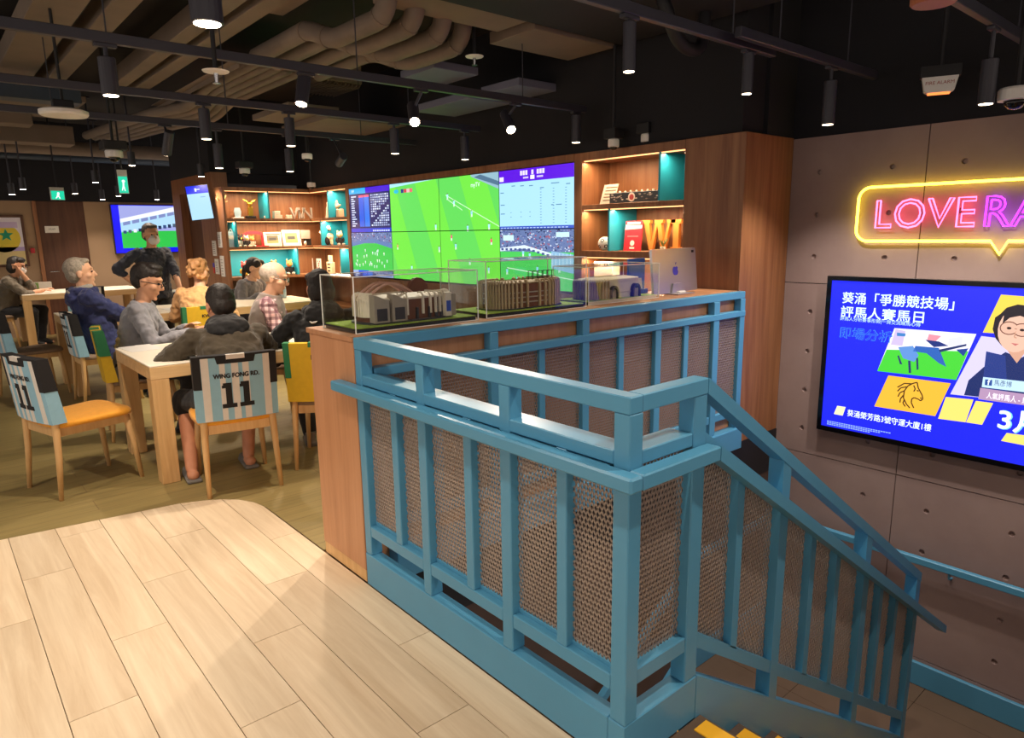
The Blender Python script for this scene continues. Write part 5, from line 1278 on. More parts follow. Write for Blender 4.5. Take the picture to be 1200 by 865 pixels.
# ================================================================ ceiling services
emit('lamp_glow', 'FFE6C0', 30.0); emit('lamp_dim', 'FFE6C0', 7.0)
def spot_light(parent, loc, target, power, angle=70, blend=.6, col=WARM):
    l = bpy.data.lights.new('spot_light', 'SPOT'); l.energy = power; l.color = col; l.spot_size = math.radians(angle); l.spot_blend = blend; l.shadow_soft_size = .03
    o = bpy.data.objects.new('spot_light', l); COL.objects.link(o); o.parent = parent
    d = (Vector(target)-Vector(loc)).normalized(); o.location = world_of(parent).inverted() @ Vector(loc); o.rotation_euler = d.to_track_quat('-Z', 'Y').to_euler()
TRK = 'lighting_track'
def track(x0, x1, y, z, label):
    t = thing(TRK, label, 'lighting track', ((x0+x1)/2, y, z))
    MB().cbox(x0, x1, y-.018, y+.018, z, z+.05, .003).build('rail', 'track_black', t)
    n = max(2, int((x1-x0)/1.3))
    for k in range(n):
        x = x0+(x1-x0)*(k+.5)/n; MB().tube([(x, y, z+.05), (x, y, 3.3)], .004, 6).build('suspension_rod', 'track_black', t)
    return t
def lamp(px, py, y, ztop, label, aim=(0, 0, -1), power=0, r=.038, ln=.2, glow='lamp_dim', group='track spotlights', angle=70, target=None, pos=None, col=WARM):
    """cylinder spotlight hung from a track; (px, py) is its light opening on the plane of the track"""
    p = Vector(pos) if pos else aty(px, py, y)
    t = thing('spotlight', label, 'spotlight', p, 0, group)
    a = (Vector(target)-p).normalized() if target else Vector(aim).normalized(); rot = a.to_track_quat('-Z', 'Y').to_matrix()
    MB().lathe([(r*.92, .0), (r, .003), (r, ln), (r*.9, ln+.004)], 18, p, rot).build('body', 'track_black', t, smooth=False)
    MB().lathe([(r*.82, -.002), (r*.82, .001)], 16, p, rot).build('lens', glow, t)
    top = p+rot @ Vector((0, 0, ln*.75)); MB().tube([top, (top.x, y if not pos else p.y, max(top.z+.06, ztop-.02)), (top.x, y if not pos else p.y, ztop)], .010, 8).build('stem', 'track_black', t)
    MB().cbox(top.x-.05, top.x+.05, (y if not pos else p.y)-.017, (y if not pos else p.y)+.017, ztop-.018, ztop-.0005, .003).build('adapter', 'track_black', t)
    if power: spot_light(t, p+a*.012, p+a, power, angle, col=col)
    return t
Z1 = 2.43
track(-2.5, 4.2, 3.95, Z1, 'black lighting track above the front table'); track(-2.0, 4.15, 5.25, Z1, 'black lighting track between the front and middle tables')
track(-1.0, 4.2, 6.4, Z1, 'black lighting track above the middle tables'); track(2.1, 3.72, 2.1, Z1, 'double black lighting track above the display counter')
track(-2.2, 1.2, 2.2, Z1, 'black lighting track above the oak planks'); track(3.2, 4.8, 2.0, Z1, 'black lighting track beside the timber pillar'); track(3.2, 4.8, 1.15, Z1, 'black lighting track above the stair landing')
# lamps seen in the photograph
lamp(353, 122, 3.95, Z1, 'bright tilted spotlight over the front table, aimed at the room', glow='lamp_glow', power=45, target=(1.3, 3.6, .5), angle=85)
lamp(486, 143, 3.95, Z1, 'bright tilted spotlight above the tan stadium case', glow='lamp_glow', power=70, target=(1.9, 2.75, 1.1), angle=70)
lamp(599, 152, 3.95, Z1, 'bright tilted spotlight in front of the video wall', glow='lamp_glow', power=70, target=(2.9, 2.75, 1.1), angle=70)
lamp(675, 167, 3.95, Z1, 'dim upright spotlight at the end of the track near the wall shelves', power=10, angle=60)
lamp(242, 163, 5.25, Z1, 'upright spotlight over the man in the grey sweater', power=52, angle=105)
lamp(341, 171, 5.25, Z1, 'upright spotlight over the man in the vest', power=52, angle=105)
lamp(463, 180, 5.25, Z1, 'upright spotlight before the odds table of the video wall', power=8)
lamp(545, 187, 5.25, Z1, 'upright spotlight at the end of the track before the video wall', power=8)
lamp(195, 181, 6.4, Z1, 'tilted spotlight aimed down at the middle table', target=(1.6, 7.3, .7), power=60, angle=95)
lamp(257, 197, 6.4, Z1, 'upright spotlight over the fair-haired person', power=62, angle=105)
lamp(340, 201, 6.4, Z1, 'upright spotlight over the bookcase end of the middle tables', power=62, angle=105)
lamp(397, 192, 6.4, Z1, 'tilted spotlight aimed at the corner bookcase', target=(3.9, 9.2, 1.4), power=18, angle=60)
lamp(737, 84, 2.1, Z1, 'upright spotlight above the white stadium case', power=14, angle=80, r=.029, ln=.2)
lamp(875, 110, 2.1, Z1, 'upright spotlight near the timber pillar', power=14, angle=80, r=.029, ln=.2)
lamp(970, 146, 2.0, Z1, 'upright spotlight before the concrete wall, beside the pillar', power=52, angle=110, r=.036, ln=.24, col=NEUTRAL)
lamp(1155, 122, 1.15, Z1, 'upright spotlight before the concrete wall, above the neon sign', power=85, angle=125, r=.036, ln=.2, col=NEUTRAL)
lamp(243, 28, 2.2, Z1, 'large square-hooded downlight above the oak planks', glow='lamp_glow', power=20, angle=125, r=.045, ln=.2)
lamp(130, 112, 3.95, Z1, 'downlight on the front track above the empty chair', power=55, angle=110, r=.04, ln=.17, glow='lamp_glow')
# lamps of the same tracks beside and behind the camera
for x, y, pw, lb in ((-0.4, 2.2, 18, 'downlight above the planks next to the large downlight'), (-1.6, 2.2, 22, 'downlight at the outer end of the track above the planks'), (-0.9, 3.95, 50, 'downlight on the front track beyond the empty chair')):
    lamp(0, 0, y, Z1, lb, power=pw, angle=120, pos=(x, y, 2.2), glow='lamp_glow')
for x, y, lb in ((0.55, 0.9, 'ceiling downlight above the head of the stairs'), (-0.9, 0.6, 'ceiling downlight above the planks away from the stairs'), (2.3, 0.35, 'ceiling downlight above the stair flight')):
    lamp(0, 0, y, 3.3, lb, power=(80 if x > 2 else 44 if x > 0 else 28), angle=125, pos=(x, y, 2.62), glow='lamp_glow', group='ceiling downlights')
# small far downlights
for i, (px, py, y) in enumerate(((14, 228, 11.9), (27, 222, 11.4), (88, 227, 12.2), (112, 214, 10.6), (155, 194, 9.2), (236, 207, 9.3), (120, 234, 12.6), (139, 230, 12.0), (184, 234, 12.4))):
    lamp(px, py, y, 3.3, ['small downlight over the poster wall', 'small downlight beside the poster lamp', 'small downlight before the dark door', 'small downlight beside the boxed white camera', 'small downlight beside the narrow exit sign', 'small downlight above the hanging monitor', 'small downlight over the beige back wall', 'small downlight beside the back wall television', 'small downlight above the back wall television'][i], power=(26 if i in (0, 2, 6, 8) else 36), angle=110, r=.04, ln=.15, glow='lamp_glow', group='small downlights at the back of the room')

# ---- ducts, slab ribs and pipes, all running along y or x
def rib(px0, px1, py, y0, y1, zb, name, m, label, cat, th=.14):
    """ceiling piece running along y; its width is read at one picture row, at height zb"""
    a, b = atz(px0, py, zb), atz(px1, py, zb); return tag(MB().cbox(min(a.x, b.x), max(a.x, b.x), y0, y1, zb, zb+th, .004).build(name, m), label, cat, 'ceiling ducts')
ZD = 2.98
rib(8, 62, 60, 2.2, 9.0, ZD, 'ceiling_duct', 'duct_tan', 'wide flat tan duct over the empty chair', 'duct')
rib(78, 106, 65, 2.2, 9.0, ZD, 'ceiling_duct', 'duct_tan', 'narrow tan duct beside the wide flat duct', 'duct')
rib(177, 200, 65, 2.4, 8.2, ZD, 'ceiling_duct', 'duct_tan', 'tan duct of the close pair, the one nearer the wide flat duct', 'duct')
rib(214, 238, 65, 2.4, 8.2, ZD, 'ceiling_duct', 'duct_tan', 'tan duct of the close pair, the one nearer the bent pipes', 'duct')
rib(300, 330, 20, 2.0, 5.0, ZD+.05, 'ceiling_duct', 'duct_tan', 'tan duct beside the bent pipes', 'duct')
rib(262, 300, 20, 1.6, 3.6, ZD+.08, 'ceiling_duct', 'duct_tan', 'short tan duct over the large downlight', 'duct')
rib(322, 425, 8, 1.2, 3.1, ZD+.1, 'ceiling_duct', 'duct_tan', 'broad pale duct over the bent pipes', 'duct', .2)
def slabp(pts, zb, name, m, label, cat, th=.1, grp='ceiling panels'):
    q = [atz(px, py, zb) for px, py in pts]; x0, x1 = min(p.x for p in q), max(p.x for p in q); y0, y1 = min(p.y for p in q), max(p.y for p in q)
    return tag(MB().cbox(x0, x1, y0, y1, zb, zb+th, .004).build(name, m), label, cat, grp)
mat('panel_bluelit', '6A6C80', .7, var=.08, scale=3); mat('beam_black', '1B1A20', .8, var=.15, scale=2)  # panel tint: the blue light on these ceiling panels is painted into their colour
tag(MB().cbox(2.3, 4.2, 2.3, 3.6, 2.86, 3.299, .01).build('air_duct', 'beam_black'), 'large black box duct above the display counter', 'duct')
tag(MB().cbox(2.32, 3.3, 3.6, 3.95, 2.88, 2.96, .004).build('ceiling_panel', 'duct_tan'), 'dusty pale panel under the black box duct', 'panel', 'ceiling panels')
tag(MB().cbox(3.35, 4.15, 3.62, 4.1, 2.84, 2.92, .004).build('ceiling_panel', 'duct_tan'), 'pale panel lit blue by the screens, next to the box duct', 'panel', 'ceiling panels')
slabp([(491, 130), (533, 137), (589, 123), (549, 115)], 2.62, 'ceiling_panel', 'panel_bluelit', 'ceiling panel with blue light in its colour, in front of the big football picture', 'panel', .06)
slabp([(568, 110), (617, 119), (661, 109), (610, 100)], 2.66, 'ceiling_panel', 'panel_bluelit', 'ceiling panel with blue light in its colour, near the wall shelves', 'panel', .06)
slabp([(470, 92), (520, 100), (560, 88), (515, 82)], 2.78, 'ceiling_panel', 'panel_bluelit', 'ceiling panel with blue light in its colour, behind the bent pipes', 'panel', .06)
slabp([(345, 150), (420, 162), (470, 150), (400, 140)], 2.66, 'ceiling_panel', 'duct_tan', 'pale ceiling panel beside the tilted spotlight of the middle track', 'panel', .06)
slabp([(300, 140), (345, 146), (395, 134), (350, 128)], 2.72, 'ceiling_panel', 'duct_tan', 'pale ceiling panel below the insulated pipes', 'panel', .06)
for x0, x1, y0, y1, lb in ((0.9, 1.7, 9.2, 10.6, 'pale ceiling panel near the exit signs'), (-.5, .6, 7.6, 10.2, 'pale ceiling panel over the poster end of the room')):
    tag(MB().cbox(x0, x1, y0, y1, 3.0, 3.06, .004).build('ceiling_panel', 'duct_tan'), lb, 'panel', 'ceiling panels')
# louvred grille
g0 = atz(385, 104, 2.98); gr = thing('air_grille', 'slatted air grille beside the insulated pipes', 'grille', g0)
MB().cbox(g0.x-.22, g0.x+.22, g0.y-.3, g0.y+.3, 3.0, 3.299, .004).build('housing', 'duct_tan', gr)
for k in range(11): MB().obox((g0.x-.2+k*.04, g0.y, 2.98), (.006, .58, .04), Matrix.Rotation(.5, 3, 'Y')).build('slat', 'duct_tan', gr)
# bent insulated pipes: along y, step down, then up into the ceiling
def smooth_path(pts, n=7, r=.14):
    pts = [Vector(p) for p in pts]; out = [pts[0]]
    for A, B, C_ in zip(pts, pts[1:], pts[2:]):
        u, v = (A-B), (C_-B); rr = min(r, u.length*.48, v.length*.48); u.normalize(); v.normalize()
        for k in range(n+1):
            t = k/n; P0, P2 = B+u*rr, B+v*rr; out.append(P0*(1-t)**2+B*2*t*(1-t)+P2*t*t)
    return out+[pts[-1]]
pipe_lab = ['fat bent insulated pipe farthest from the black box duct', 'fat bent insulated pipe, third counted from the black box duct', 'fat bent insulated pipe, second counted from the black box duct', 'fat bent insulated pipe nearest the black box duct']
for i, (pxa, pya, pxb, pyb) in enumerate(((322, 62, 455, 18), (345, 70, 488, 28), (375, 76, 520, 40), (395, 84, 543, 52))):
    a, b = atz(pxa, pya, 2.86), atz(pxb, pyb, 2.80); xm = (a.x+b.x)/2
    R_ = .062
    pts = smooth_path([(a.x, a.y+.35, 2.90), (a.x, (a.y+b.y)/2+.15, 2.90), (b.x-.02, (a.y+b.y)/2-.05, 2.80), (b.x, b.y, 2.80), (b.x, b.y-.02, 3.3)], 8, .16)
    p_ = thing('insulated_pipe', pipe_lab[i], 'pipe', (b.x, b.y, 2.80), 0, 'bent insulated pipes'); MB().tube(pts, R_, 16).build('pipe', 'pipe_lag', p_, smooth=True)
    for k in (3, 12, 21):
        if k < len(pts)-1:
            c_ = pts[k]; d_ = (pts[k+1]-pts[k]).normalized(); MB().tube([c_-d_*.012, c_+d_*.012], R_+.004, 16).build('collar', 'duct_tan', p_, smooth=False)
far_lab = ['insulated pipe beside the perforated tray', 'second insulated pipe from the perforated tray', 'third insulated pipe from the perforated tray', 'fourth insulated pipe from the perforated tray', 'insulated pipe farthest from the perforated tray']
for i in range(5):
    a = atz(296+i*12, 84+i*3, 2.86)
    pts = smooth_path([(a.x, a.y-.1, 2.93), (a.x, a.y+1.2+.1*i, 2.93), (a.x-.05, a.y+1.6+.1*i, 2.80), (a.x-.25, a.y+2.2+.12*i, 2.80), (a.x-.45, a.y+4.6, 2.82)], 8, .2)
    tag(MB().tube(pts, .05, 14).build('insulated_pipe', 'pipe_lag', smooth=True), far_lab[i], 'pipe', 'insulated pipes by the perforated tray')
ct = atz(296, 78, 2.88); cb2 = atz(214, 118, 2.88)
tr_ = thing('cable_tray', 'perforated metal cable tray beside the insulated pipes', 'cable tray', (ct.x, ct.y, 2.88)); tx = (ct.x+cb2.x)/2-.1
MB().cbox(tx-.06, tx+.0, ct.y, cb2.y+.6, 2.90, 2.906, .001).build('web', 'duct_tan', tr_); MB().cbox(tx+.0, tx+.006, ct.y, cb2.y+.6, 2.86, 2.906, .001).build('flange', 'duct_tan', tr_)
for k in range(22): MB().box(tx+.006, tx+.0075, ct.y+.05+k*.1, ct.y+.1+k*.1, 2.875, 2.892).build('slot', 'black_paint', tr_)
# cross pipes and trays running along x
def xpipe(px0, py0, zc, r, x0, x1, m, label, name='ceiling_pipe', box=False):
    y = atz(px0, py0, zc).y; mb = MB()
    mb.cbox(x0, x1, y-r*1.6, y+r*1.6, zc-r, zc+r, .006) if box else mb.tube([(x0, y, zc), (x1, y, zc)], r, 16)
    return tag(mb.build(name, m, smooth=not box), label, 'pipe', 'ceiling pipes across the room')
xpipe(70, 112, 2.78, .07, -3, 1.35, 'tray_blue', 'blue-grey duct above the round ceiling speaker', box=True)
xpipe(150, 178, 2.80, .10, -3, 4.1, 'duct_tan', 'thick tan pipe crossing behind the middle track lamps')
xpipe(150, 188, 2.72, .06, -3, 4.1, 'tray_blue', 'grey pipe crossing under the thick tan pipe')
xpipe(40, 158, 2.9, .12, -4, 1.9, 'duct_tan', 'broad tan duct over the white dome camera', box=True)
xpipe(60, 206, 2.85, .06, -3, 3.0, 'duct_tan', 'thin tan pipe above the exit signs')
xpipe(60, 140, 2.95, .10, -4, 1.3, 'duct_tan', 'tan duct behind the round ceiling speaker', box=True)
xpipe(500, 208, 2.75, .10, 1.5, 4.2, 'duct_tan', 'tan pipe high above the odds table of the video wall')
dg_ = atz(690, 130, 2.7)
tag(MB().tube(smooth_path([(3.55, 2.75, 2.9), (3.75, 2.75, 2.62), (4.0, 2.75, 2.62), (4.05, 2.75, 3.3)], 6, .15), .04, 12).build('ceiling_pipe', 'black_paint', smooth=True), 'black bent pipe hanging above the timber pillar', 'pipe', 'ceiling pipes across the room')
# ---- cameras, speaker, sprinklers, exit signs, alarm
def dome(px, py, y, label, r=.06, box=True, drop=3.3):
    p = aty(px, py, y); t = thing('dome_camera', label, 'camera', p, 0, 'dome cameras')
    MB().lathe([(r*.98, 0), (r, .01), (r, .045), (r*.9, .055)], 20, p).build('housing', 'white_plastic', t, smooth=False)
    MB().lathe([(.004, -r*.62), (r*.35, -r*.55), (r*.58, -r*.32), (r*.66, 0)], 16, p).build('dome', 'black_gloss', t, smooth=True)
    MB().lathe([(r*.66, -.004), (r*.98, -.002), (r*.98, .001), (r*.66, .001)], 20, p).build('trim_ring', 'white_plastic', t)
    if box: MB().cbox(p.x-r*1.3, p.x+r*1.3, p.y-r*1.3, p.y+r*1.3, p.z+.055, p.z+.13, .004).build('mount_box', 'black_paint', t)
    MB().tube([(p.x, p.y, p.z+.05), (p.x, p.y, drop)], .012, 8).build('drop_pipe', 'black_paint', t)
dome(134, 184, 6.9, 'white dome camera under a black box near the broad tan duct', .07); dome(287, 203, 8.3, 'white dome camera before the bookcase top', .06); dome(360, 186, 7.7, 'white dome camera beside the tilted spotlight', .06, False)
dome(365, 219, 8.8, 'white dome camera over the bookcase corner', .055, False); dome(719, 172, 3.6, 'white dome camera above the wall shelves, nearer the video wall', .042, True, 2.85); dome(758, 166, 3.4, 'white dome camera above the wall shelves, nearer the timber pillar', .045); dome(1190, 117, 1.05, 'white dome camera above the neon sign', .075, False)
sp_ = aty(75, 134, 5.6); spk = thing('ceiling_speaker', 'round white ceiling speaker hung under the blue-grey duct', 'speaker', sp_)
MB().lathe([(.135, -.012), (.145, 0), (.145, .02), (.12, .03), (.06, .034)], 28, sp_).build('disc', 'white_plastic', spk); MB().cbox(sp_.x-.06, sp_.x+.06, sp_.y-.03, sp_.y+.03, sp_.z+.034, sp_.z+.09, .004).build('bracket', 'black_paint', spk); MB().tube([(sp_.x, sp_.y, sp_.z+.09), (sp_.x, sp_.y, 3.3)], .01, 8).build('drop_pipe', 'black_paint', spk)
def sprinkler(px, py, y, label):
    p = aty(px, py, y); t = thing('sprinkler', label, 'sprinkler', p, 0, 'sprinkler heads')
    MB().lathe([(.012, .0), (.062, .006), (.066, .012), (.02, .022)], 20, p).build('rosette', 'white_plastic', t); MB().tube([p+V((0, 0, -.045)), p], [.008, .011], 10).build('head', 'chrome', t); MB().lathe([(.02, -.05), (.02, -.046)], 12, p).build('deflector', 'chrome', t); MB().tube([p+V((0, 0, .02)), (p.x, p.y, 3.3)], .012, 8).build('pipe', 'black_paint', t)
sprinkler(253, 86, 3.8, 'sprinkler head with round plate beside the perforated tray'); sprinkler(556, 68, 4.1, 'sprinkler head with round plate near the black box duct')
emit('exit_green', '18B890', 1.6)
def exit_sign(px, py, y, label, w_=.16, h_=.3, ang=0.0):
    p = aty(px, py, y); t = thing('exit_sign', label, 'exit sign', p, 0, 'hanging exit signs'); u_ = V((math.cos(ang), math.sin(ang), 0)); M3 = Matrix((u_, V((-math.sin(ang), math.cos(ang), 0)), V((0, 0, 1)))).transposed()
    MB().obox(p, (w_, .03, h_), M3).build('box', 'white_plastic', t); n_ = V((math.sin(ang), -math.cos(ang), 0))
    q = Pic(p+n_*.0155-u_*(w_/2)+V((0, 0, -h_/2)), u_, (0, 0, 1)); q.rect(.004, .004, w_-.004, h_*.72, '18B890', 0)
    q.disc(w_*.55, h_*.52, .016, 'F0FFF8', 1, 10); q.poly([(w_*.42, h_*.28), (w_*.58, h_*.28), (w_*.62, h_*.46), (w_*.46, h_*.46)], 'F0FFF8', 1); q.poly([(w_*.3, h_*.12), (w_*.38, h_*.12), (w_*.54, h_*.3), (w_*.44, h_*.32)], 'F0FFF8', 1); q.poly([(w_*.6, h_*.1), (w_*.68, h_*.1), (w_*.6, h_*.3), (w_*.5, h_*.3)], 'F0FFF8', 1)
    q.build('pictogram', 'screen_tv', t); MB().tube([p+V((0, 0, h_/2)), (p.x, p.y, 3.3)], .01, 8).build('drop_pipe', 'black_paint', t)
exit_sign(144, 213, 9.0, 'green exit sign hung before the back wall television', .10, .26, -.2); exit_sign(67, 227, 11.6, 'green exit sign hung before the dark door', .17, .17, .2)
fa = aty(1101, 97, 1.55); fx = thing('alarm_beacon', 'small white fire alarm beacon with an orange lens under the black ceiling', 'alarm', fa)
ff = V((-.85, -.35, 0)).normalized(); fl = V((-ff.y, ff.x, 0)); M3 = Matrix((ff, fl, V((0, 0, 1)))).transposed(); emit('lens_orange', 'F08040', 1.2)
pr_ = [(-.09, .03), (-.075, -.045), (-.06, -.055), (.06, -.055), (.075, -.045), (.09, .03)]
MB().prism(pr_, lambda u, v, t: fa+fl*u+V((0, 0, v))+ff*t, -.03, .03).build('body', 'white_plastic', fx); MB().obox(fa+V((0, 0, -.058)), (.05, .11, .008), M3).build('lens', 'lens_orange', fx); MB().obox(fa+V((0, 0, .06)), (.07, .2, .06), M3).build('mount', 'black_paint', fx)
MB().tube([fa+V((0, 0, .09)), (fa.x, fa.y, 3.3)], .015, 8).build('drop_pipe', 'black_paint', fx)
q = Pic(fa+ff*.0305-fl*.07+V((0, 0, -.012)), fl, (0, 0, 1)); q.text('FIRE ALARM', .0, 0, .026, 'A03A28', 1, width=.14); q.build('lettering', 'print', fx)
od = aty(1094, 3, 0.9); tag(MB().lathe([(.06, -.006), (.066, 0), (.066, .02), (.03, .3)], 20, (od.x, od.y, od.z)).build('ceiling_rose', mat('rose_orange', 'B06848', .6)), 'small orange-brown disc fitting under the black ceiling', 'fitting')

# ================================================================ souvenirs on the shelves, things on the tables
def onA(px, z): p = aty(px, 290, YB+.14); return V((p.x, YB+.14, z+.0005))      # bookcase arm facing -y
def onB(px, z): p = atx(px, 270, XS+.13); return V((XS+.13, p.y, z+.0005))      # bookcase arm facing -x
def onR(px, z, d=.12): p = atx(px, 250, XS+d); return V((XS+d, p.y, z+.0005))   # shelves beside the pillar
Z_1, Z_2, Z_3 = 1.737, 1.372, .985
mat('red_gloss', 'C8303C', .4, var=.04); mat('plush_red', 'C84040', .9, var=.1, scale=40, bump=.3); mat('plush_orange', 'D08850', .9, var=.1, scale=40, bump=.3); mat('plush_yellow', 'D8B04A', .9, var=.1); mat('plush_cream', 'D8C4A4', .9, var=.1, scale=40, bump=.3); mat('plush_dark', '2A2428', .9, var=.1); mat('pale_blue', 'A8C8DC', .35, var=.06); mat('leaf_dry', '8A7A48', .8, var=.15); mat('leaf_green', '5E7A3E', .7, var=.15); mat('ceramic', 'D4C8B8', .4); mat('letter_wood', 'D88A3C', .5, var=.06, scale=10); mat('letter_grey', 'A09890', .5, .3); mat('tin_yellow', 'D8B83A', .5); mat('tissue_green', '6A8A44', .6)
# top shelf
c = onA(265, Z_1); t = thing('vase', 'slender pale vase with dried leaves at the end of the top bookcase shelf', 'vase', c)
MB().lathe([(.024, 0), (.03, .01), (.028, .08), (.022, .14), (.026, .15)], 16, c).build('pot', 'ceramic', t, smooth=True)
for k in range(7):
    a = k*.9; MB().tube([c+V((0, 0, .14)), c+V((.02*math.cos(a), .02*math.sin(a), .2)), c+V((.07*math.cos(a), .05*math.sin(a), .22+.012*k))], [.003, .006, .010], 6, squash=.4).build('leaf', 'leaf_dry', t, smooth=True)
c = onA(282, Z_1); t = thing('glass_award', 'pale blue glass award on a white base on the top bookcase shelf', 'award', c); MB().cbox(c.x-.07, c.x+.07, c.y-.03, c.y+.03, c.z, c.z+.02, .003).build('base', 'white_plastic', t); MB().prism([(-.035, 0), (.035, 0), (.045, .07), (.03, .12), (-.03, .12), (-.045, .07)], lambda u, v, w_: c+V((u, w_, .02+v)), -.012, .012).build('block', 'pale_blue', t)
c = onA(297, Z_1); t = thing('gold_trophy', 'gold trophy with a winged top on a dark base on the top bookcase shelf', 'trophy', c); MB().cbox(c.x-.06, c.x+.06, c.y-.04, c.y+.04, c.z, c.z+.035, .004).build('base', 'black_paint', t); MB().cbox(c.x-.032, c.x+.032, c.y-.02, c.y+.02, c.z+.035, c.z+.15, .004).build('column', 'gold', t)
MB().lathe([(.012, .15), (.035, .19), (.03, .2)], 14, c).build('cup', 'gold', t, smooth=True)
for s_ in (-1, 1): MB().tube([c+V((0, 0, .19)), c+V((.05*s_, 0, .23)), c+V((.09*s_, 0, .255))], [.016, .02, .004], 8, squash=.4).build('wing', 'gold', t, smooth=True)
c = onA(314, Z_1); tag(MB().lathe([(.016, 0), (.02, .04), (.017, .04), (.013, .005)], 14, c).build('small_cup', 'ceramic', smooth=True), 'tiny white cup beside the teal divider on the top shelf', 'cup')
for px, dz, w_, lb in ((328, 0, .055, 'white gift box under another on the top bookcase shelf'), (327, .05, .04, 'small white gift box on top of another'), (341, 0, .032, 'small white box beside the grey letters')):
    c = onA(px, Z_1+dz); o = tag(MB().cbox(c.x-w_, c.x+w_, c.y-.04, c.y+.04, c.z, c.z+.05, .003).build('gift_box', 'ceramic'), lb, 'box', 'white boxes on the top shelf')
def letter3d(ch, base, u, n, h_, d, m, label, grp, name='letter'):
    v, f = text_mesh(ch, 1.0); x0 = min(p[0] for p in v); hh = max(p[1] for p in v); k = h_/hh; mb = MB(); N = len(v)
    mb.add([base+u*((p[0]-x0)*k)+V((0, 0, p[1]*k)) for p in v]+[base+u*((p[0]-x0)*k)+V((0, 0, p[1]*k))+n*d for p in v], list(f)+[tuple(i+N for i in q)[::-1] for q in f])
    es = {}
    for q in f:
        for i in range(len(q)): es[(q[i], q[(i+1) % len(q)])] = 1
    for a, b in es:
        if (b, a) not in es: mb.f.append((b, a, a+N, b+N))
    return tag(mb.build(name, m), label, 'letter', grp)
for ch, px in (('W', 343), ('I', 353), ('N', 358)): letter3d(ch, onA(px, Z_1), V((1, 0, 0)), V((0, 1, 0)), .15, .03, 'letter_grey', 'grey metal letter %s on the top bookcase shelf' % ch, 'grey letters on the top shelf')
c = onB(386, Z_1); tag(MB().prism([(-.07, 0), (.05, 0), (.03, .2), (.0, .21)], lambda u, v, w_: c+V((w_, -u, v)), -.012, .012).build('wedge_frame', 'ceramic'), 'white wedge-shaped plaque leaning beside the teal divider', 'plaque')
c = onB(397, Z_1); t = thing('figurine', 'cream sports figurine sitting on a block before the teal panel', 'figurine', c); fg = MB()
fg.ball(c+V((0, .05, .27)), .028, 10); cap(fg, c+V((0, .045, .24)), c+V((0, .01, .14)), .032, .026); cap(fg, c+V((0, .05, .22)), c+V((0, -.05, .15)), .014, .012); cap(fg, c+V((0, .01, .14)), c+V((0, .05, .02)), .02, .012); cap(fg, c+V((0, .0, .14)), c+V((0, -.08, .16)), .02, .014)
blob_o = blob(fg, 'figure', 'plush_cream', t, .006, 2); blob_o.location = -V(t.location); MB().cbox(c.x-.04, c.x+.04, c.y-.11, c.y-.02, c.z, c.z+.11, .01).build('block', 'plush_cream', t)
# middle shelf
c = onA(272, Z_2); t = thing('gift_bag', 'light blue and white printed gift bag at the end of the middle shelf', 'bag', c); MB().cbox(c.x-.05, c.x+.05, c.y-.035, c.y+.035, c.z, c.z+.2, .004).build('bag', 'pale_blue', t); MB().box(c.x-.045, c.x+.045, c.y-.0365, c.y-.0355, c.z+.1, c.z+.15).build('band', 'white_plastic', t); MB().tube([c+V((-.025, 0, .2)), c+V((0, 0, .24)), c+V((.025, 0, .2))], .003, 6).build('handle', 'white_plastic', t)
def plush(c, m_head, m_body, label, s_=1.0, grp='soft toys on the shelves'):
    t = thing('soft_toy', label, 'toy', c, 0, grp); mk_ = lambda n_, m_, *balls: [MB().ball(c+V(b_[0])*s_, [q*s_ for q in b_[1]], 12).build(n_, m_, t, smooth=True) for b_ in balls]
    mk_('torso', m_body, ((0, 0, .06), (.045, .04, .06))); mk_('head', m_head, ((0, -.005, .145), (.045, .042, .045))); mk_('foot', 'ceramic', ((-.035, -.04, .018), (.022, .034, .018)), ((.035, -.04, .018), (.022, .034, .018)))
    mk_('arm', m_body, ((-.05, -.01, .075), (.017, .017, .035)), ((.05, -.01, .075), (.017, .017, .035))); mk_('ear', m_head, ((-.028, 0, .19), (.014, .01, .018)), ((.028, 0, .19), (.014, .01, .018))); mk_('snout', 'plush_yellow', ((0, -.045, .135), (.018, .014, .013)))
    return t
plush(onA(283, Z_2), 'plush_dark', 'ceramic', 'small dark-headed soft toy before the red arch', .8); plush(onA(288.5, Z_2)+V((0, -.03, 0)), 'ceramic', 'plush_dark', 'small white-headed soft toy before the red arch', .75); plush(onA(295, Z_2)+V((0, -.03, 0)), 'plush_orange', 'ceramic', 'small orange-headed soft toy before the red arch', .7)
c = onA(299.5, Z_2); t = thing('toy_goal', 'red arched toy goal standing on the middle shelf', 'toy', c); ar = MB(); N_ = 12; wA = .14
ou = [(-wA, 0), (-wA, .15)]+[(wA*math.cos(math.pi-math.pi*k/N_), .15+.055*math.sin(math.pi*k/N_)) for k in range(1, N_)]+[(wA, .15), (wA, 0), (wA-.03, 0), (wA-.03, .14)]+[((wA-.03)*math.cos(math.pi*k/N_), .14+.025*math.sin(math.pi*k/N_)) for k in range(1, N_)]+[(-wA+.03, .14), (-wA+.03, 0)]
tri = tessellate_polygon([[V((a, b, 0)) for a, b in ou]]); n_ = len(ou); ar.add([c+V((a, .03, b)) for a, b in ou]+[c+V((a, .06, b)) for a, b in ou], [tuple(q) for q in tri]+[tuple(i+n_ for i in q) for q in tri]+[(i, (i+1) % n_, n_+(i+1) % n_, n_+i) for i in range(n_)]); ar.build('arch', 'red_gloss', t); MB().box(c.x-.15, c.x+.17, c.y-.04, c.y+.06, c.z, c.z+.012).build('foot', 'red_gloss', t)
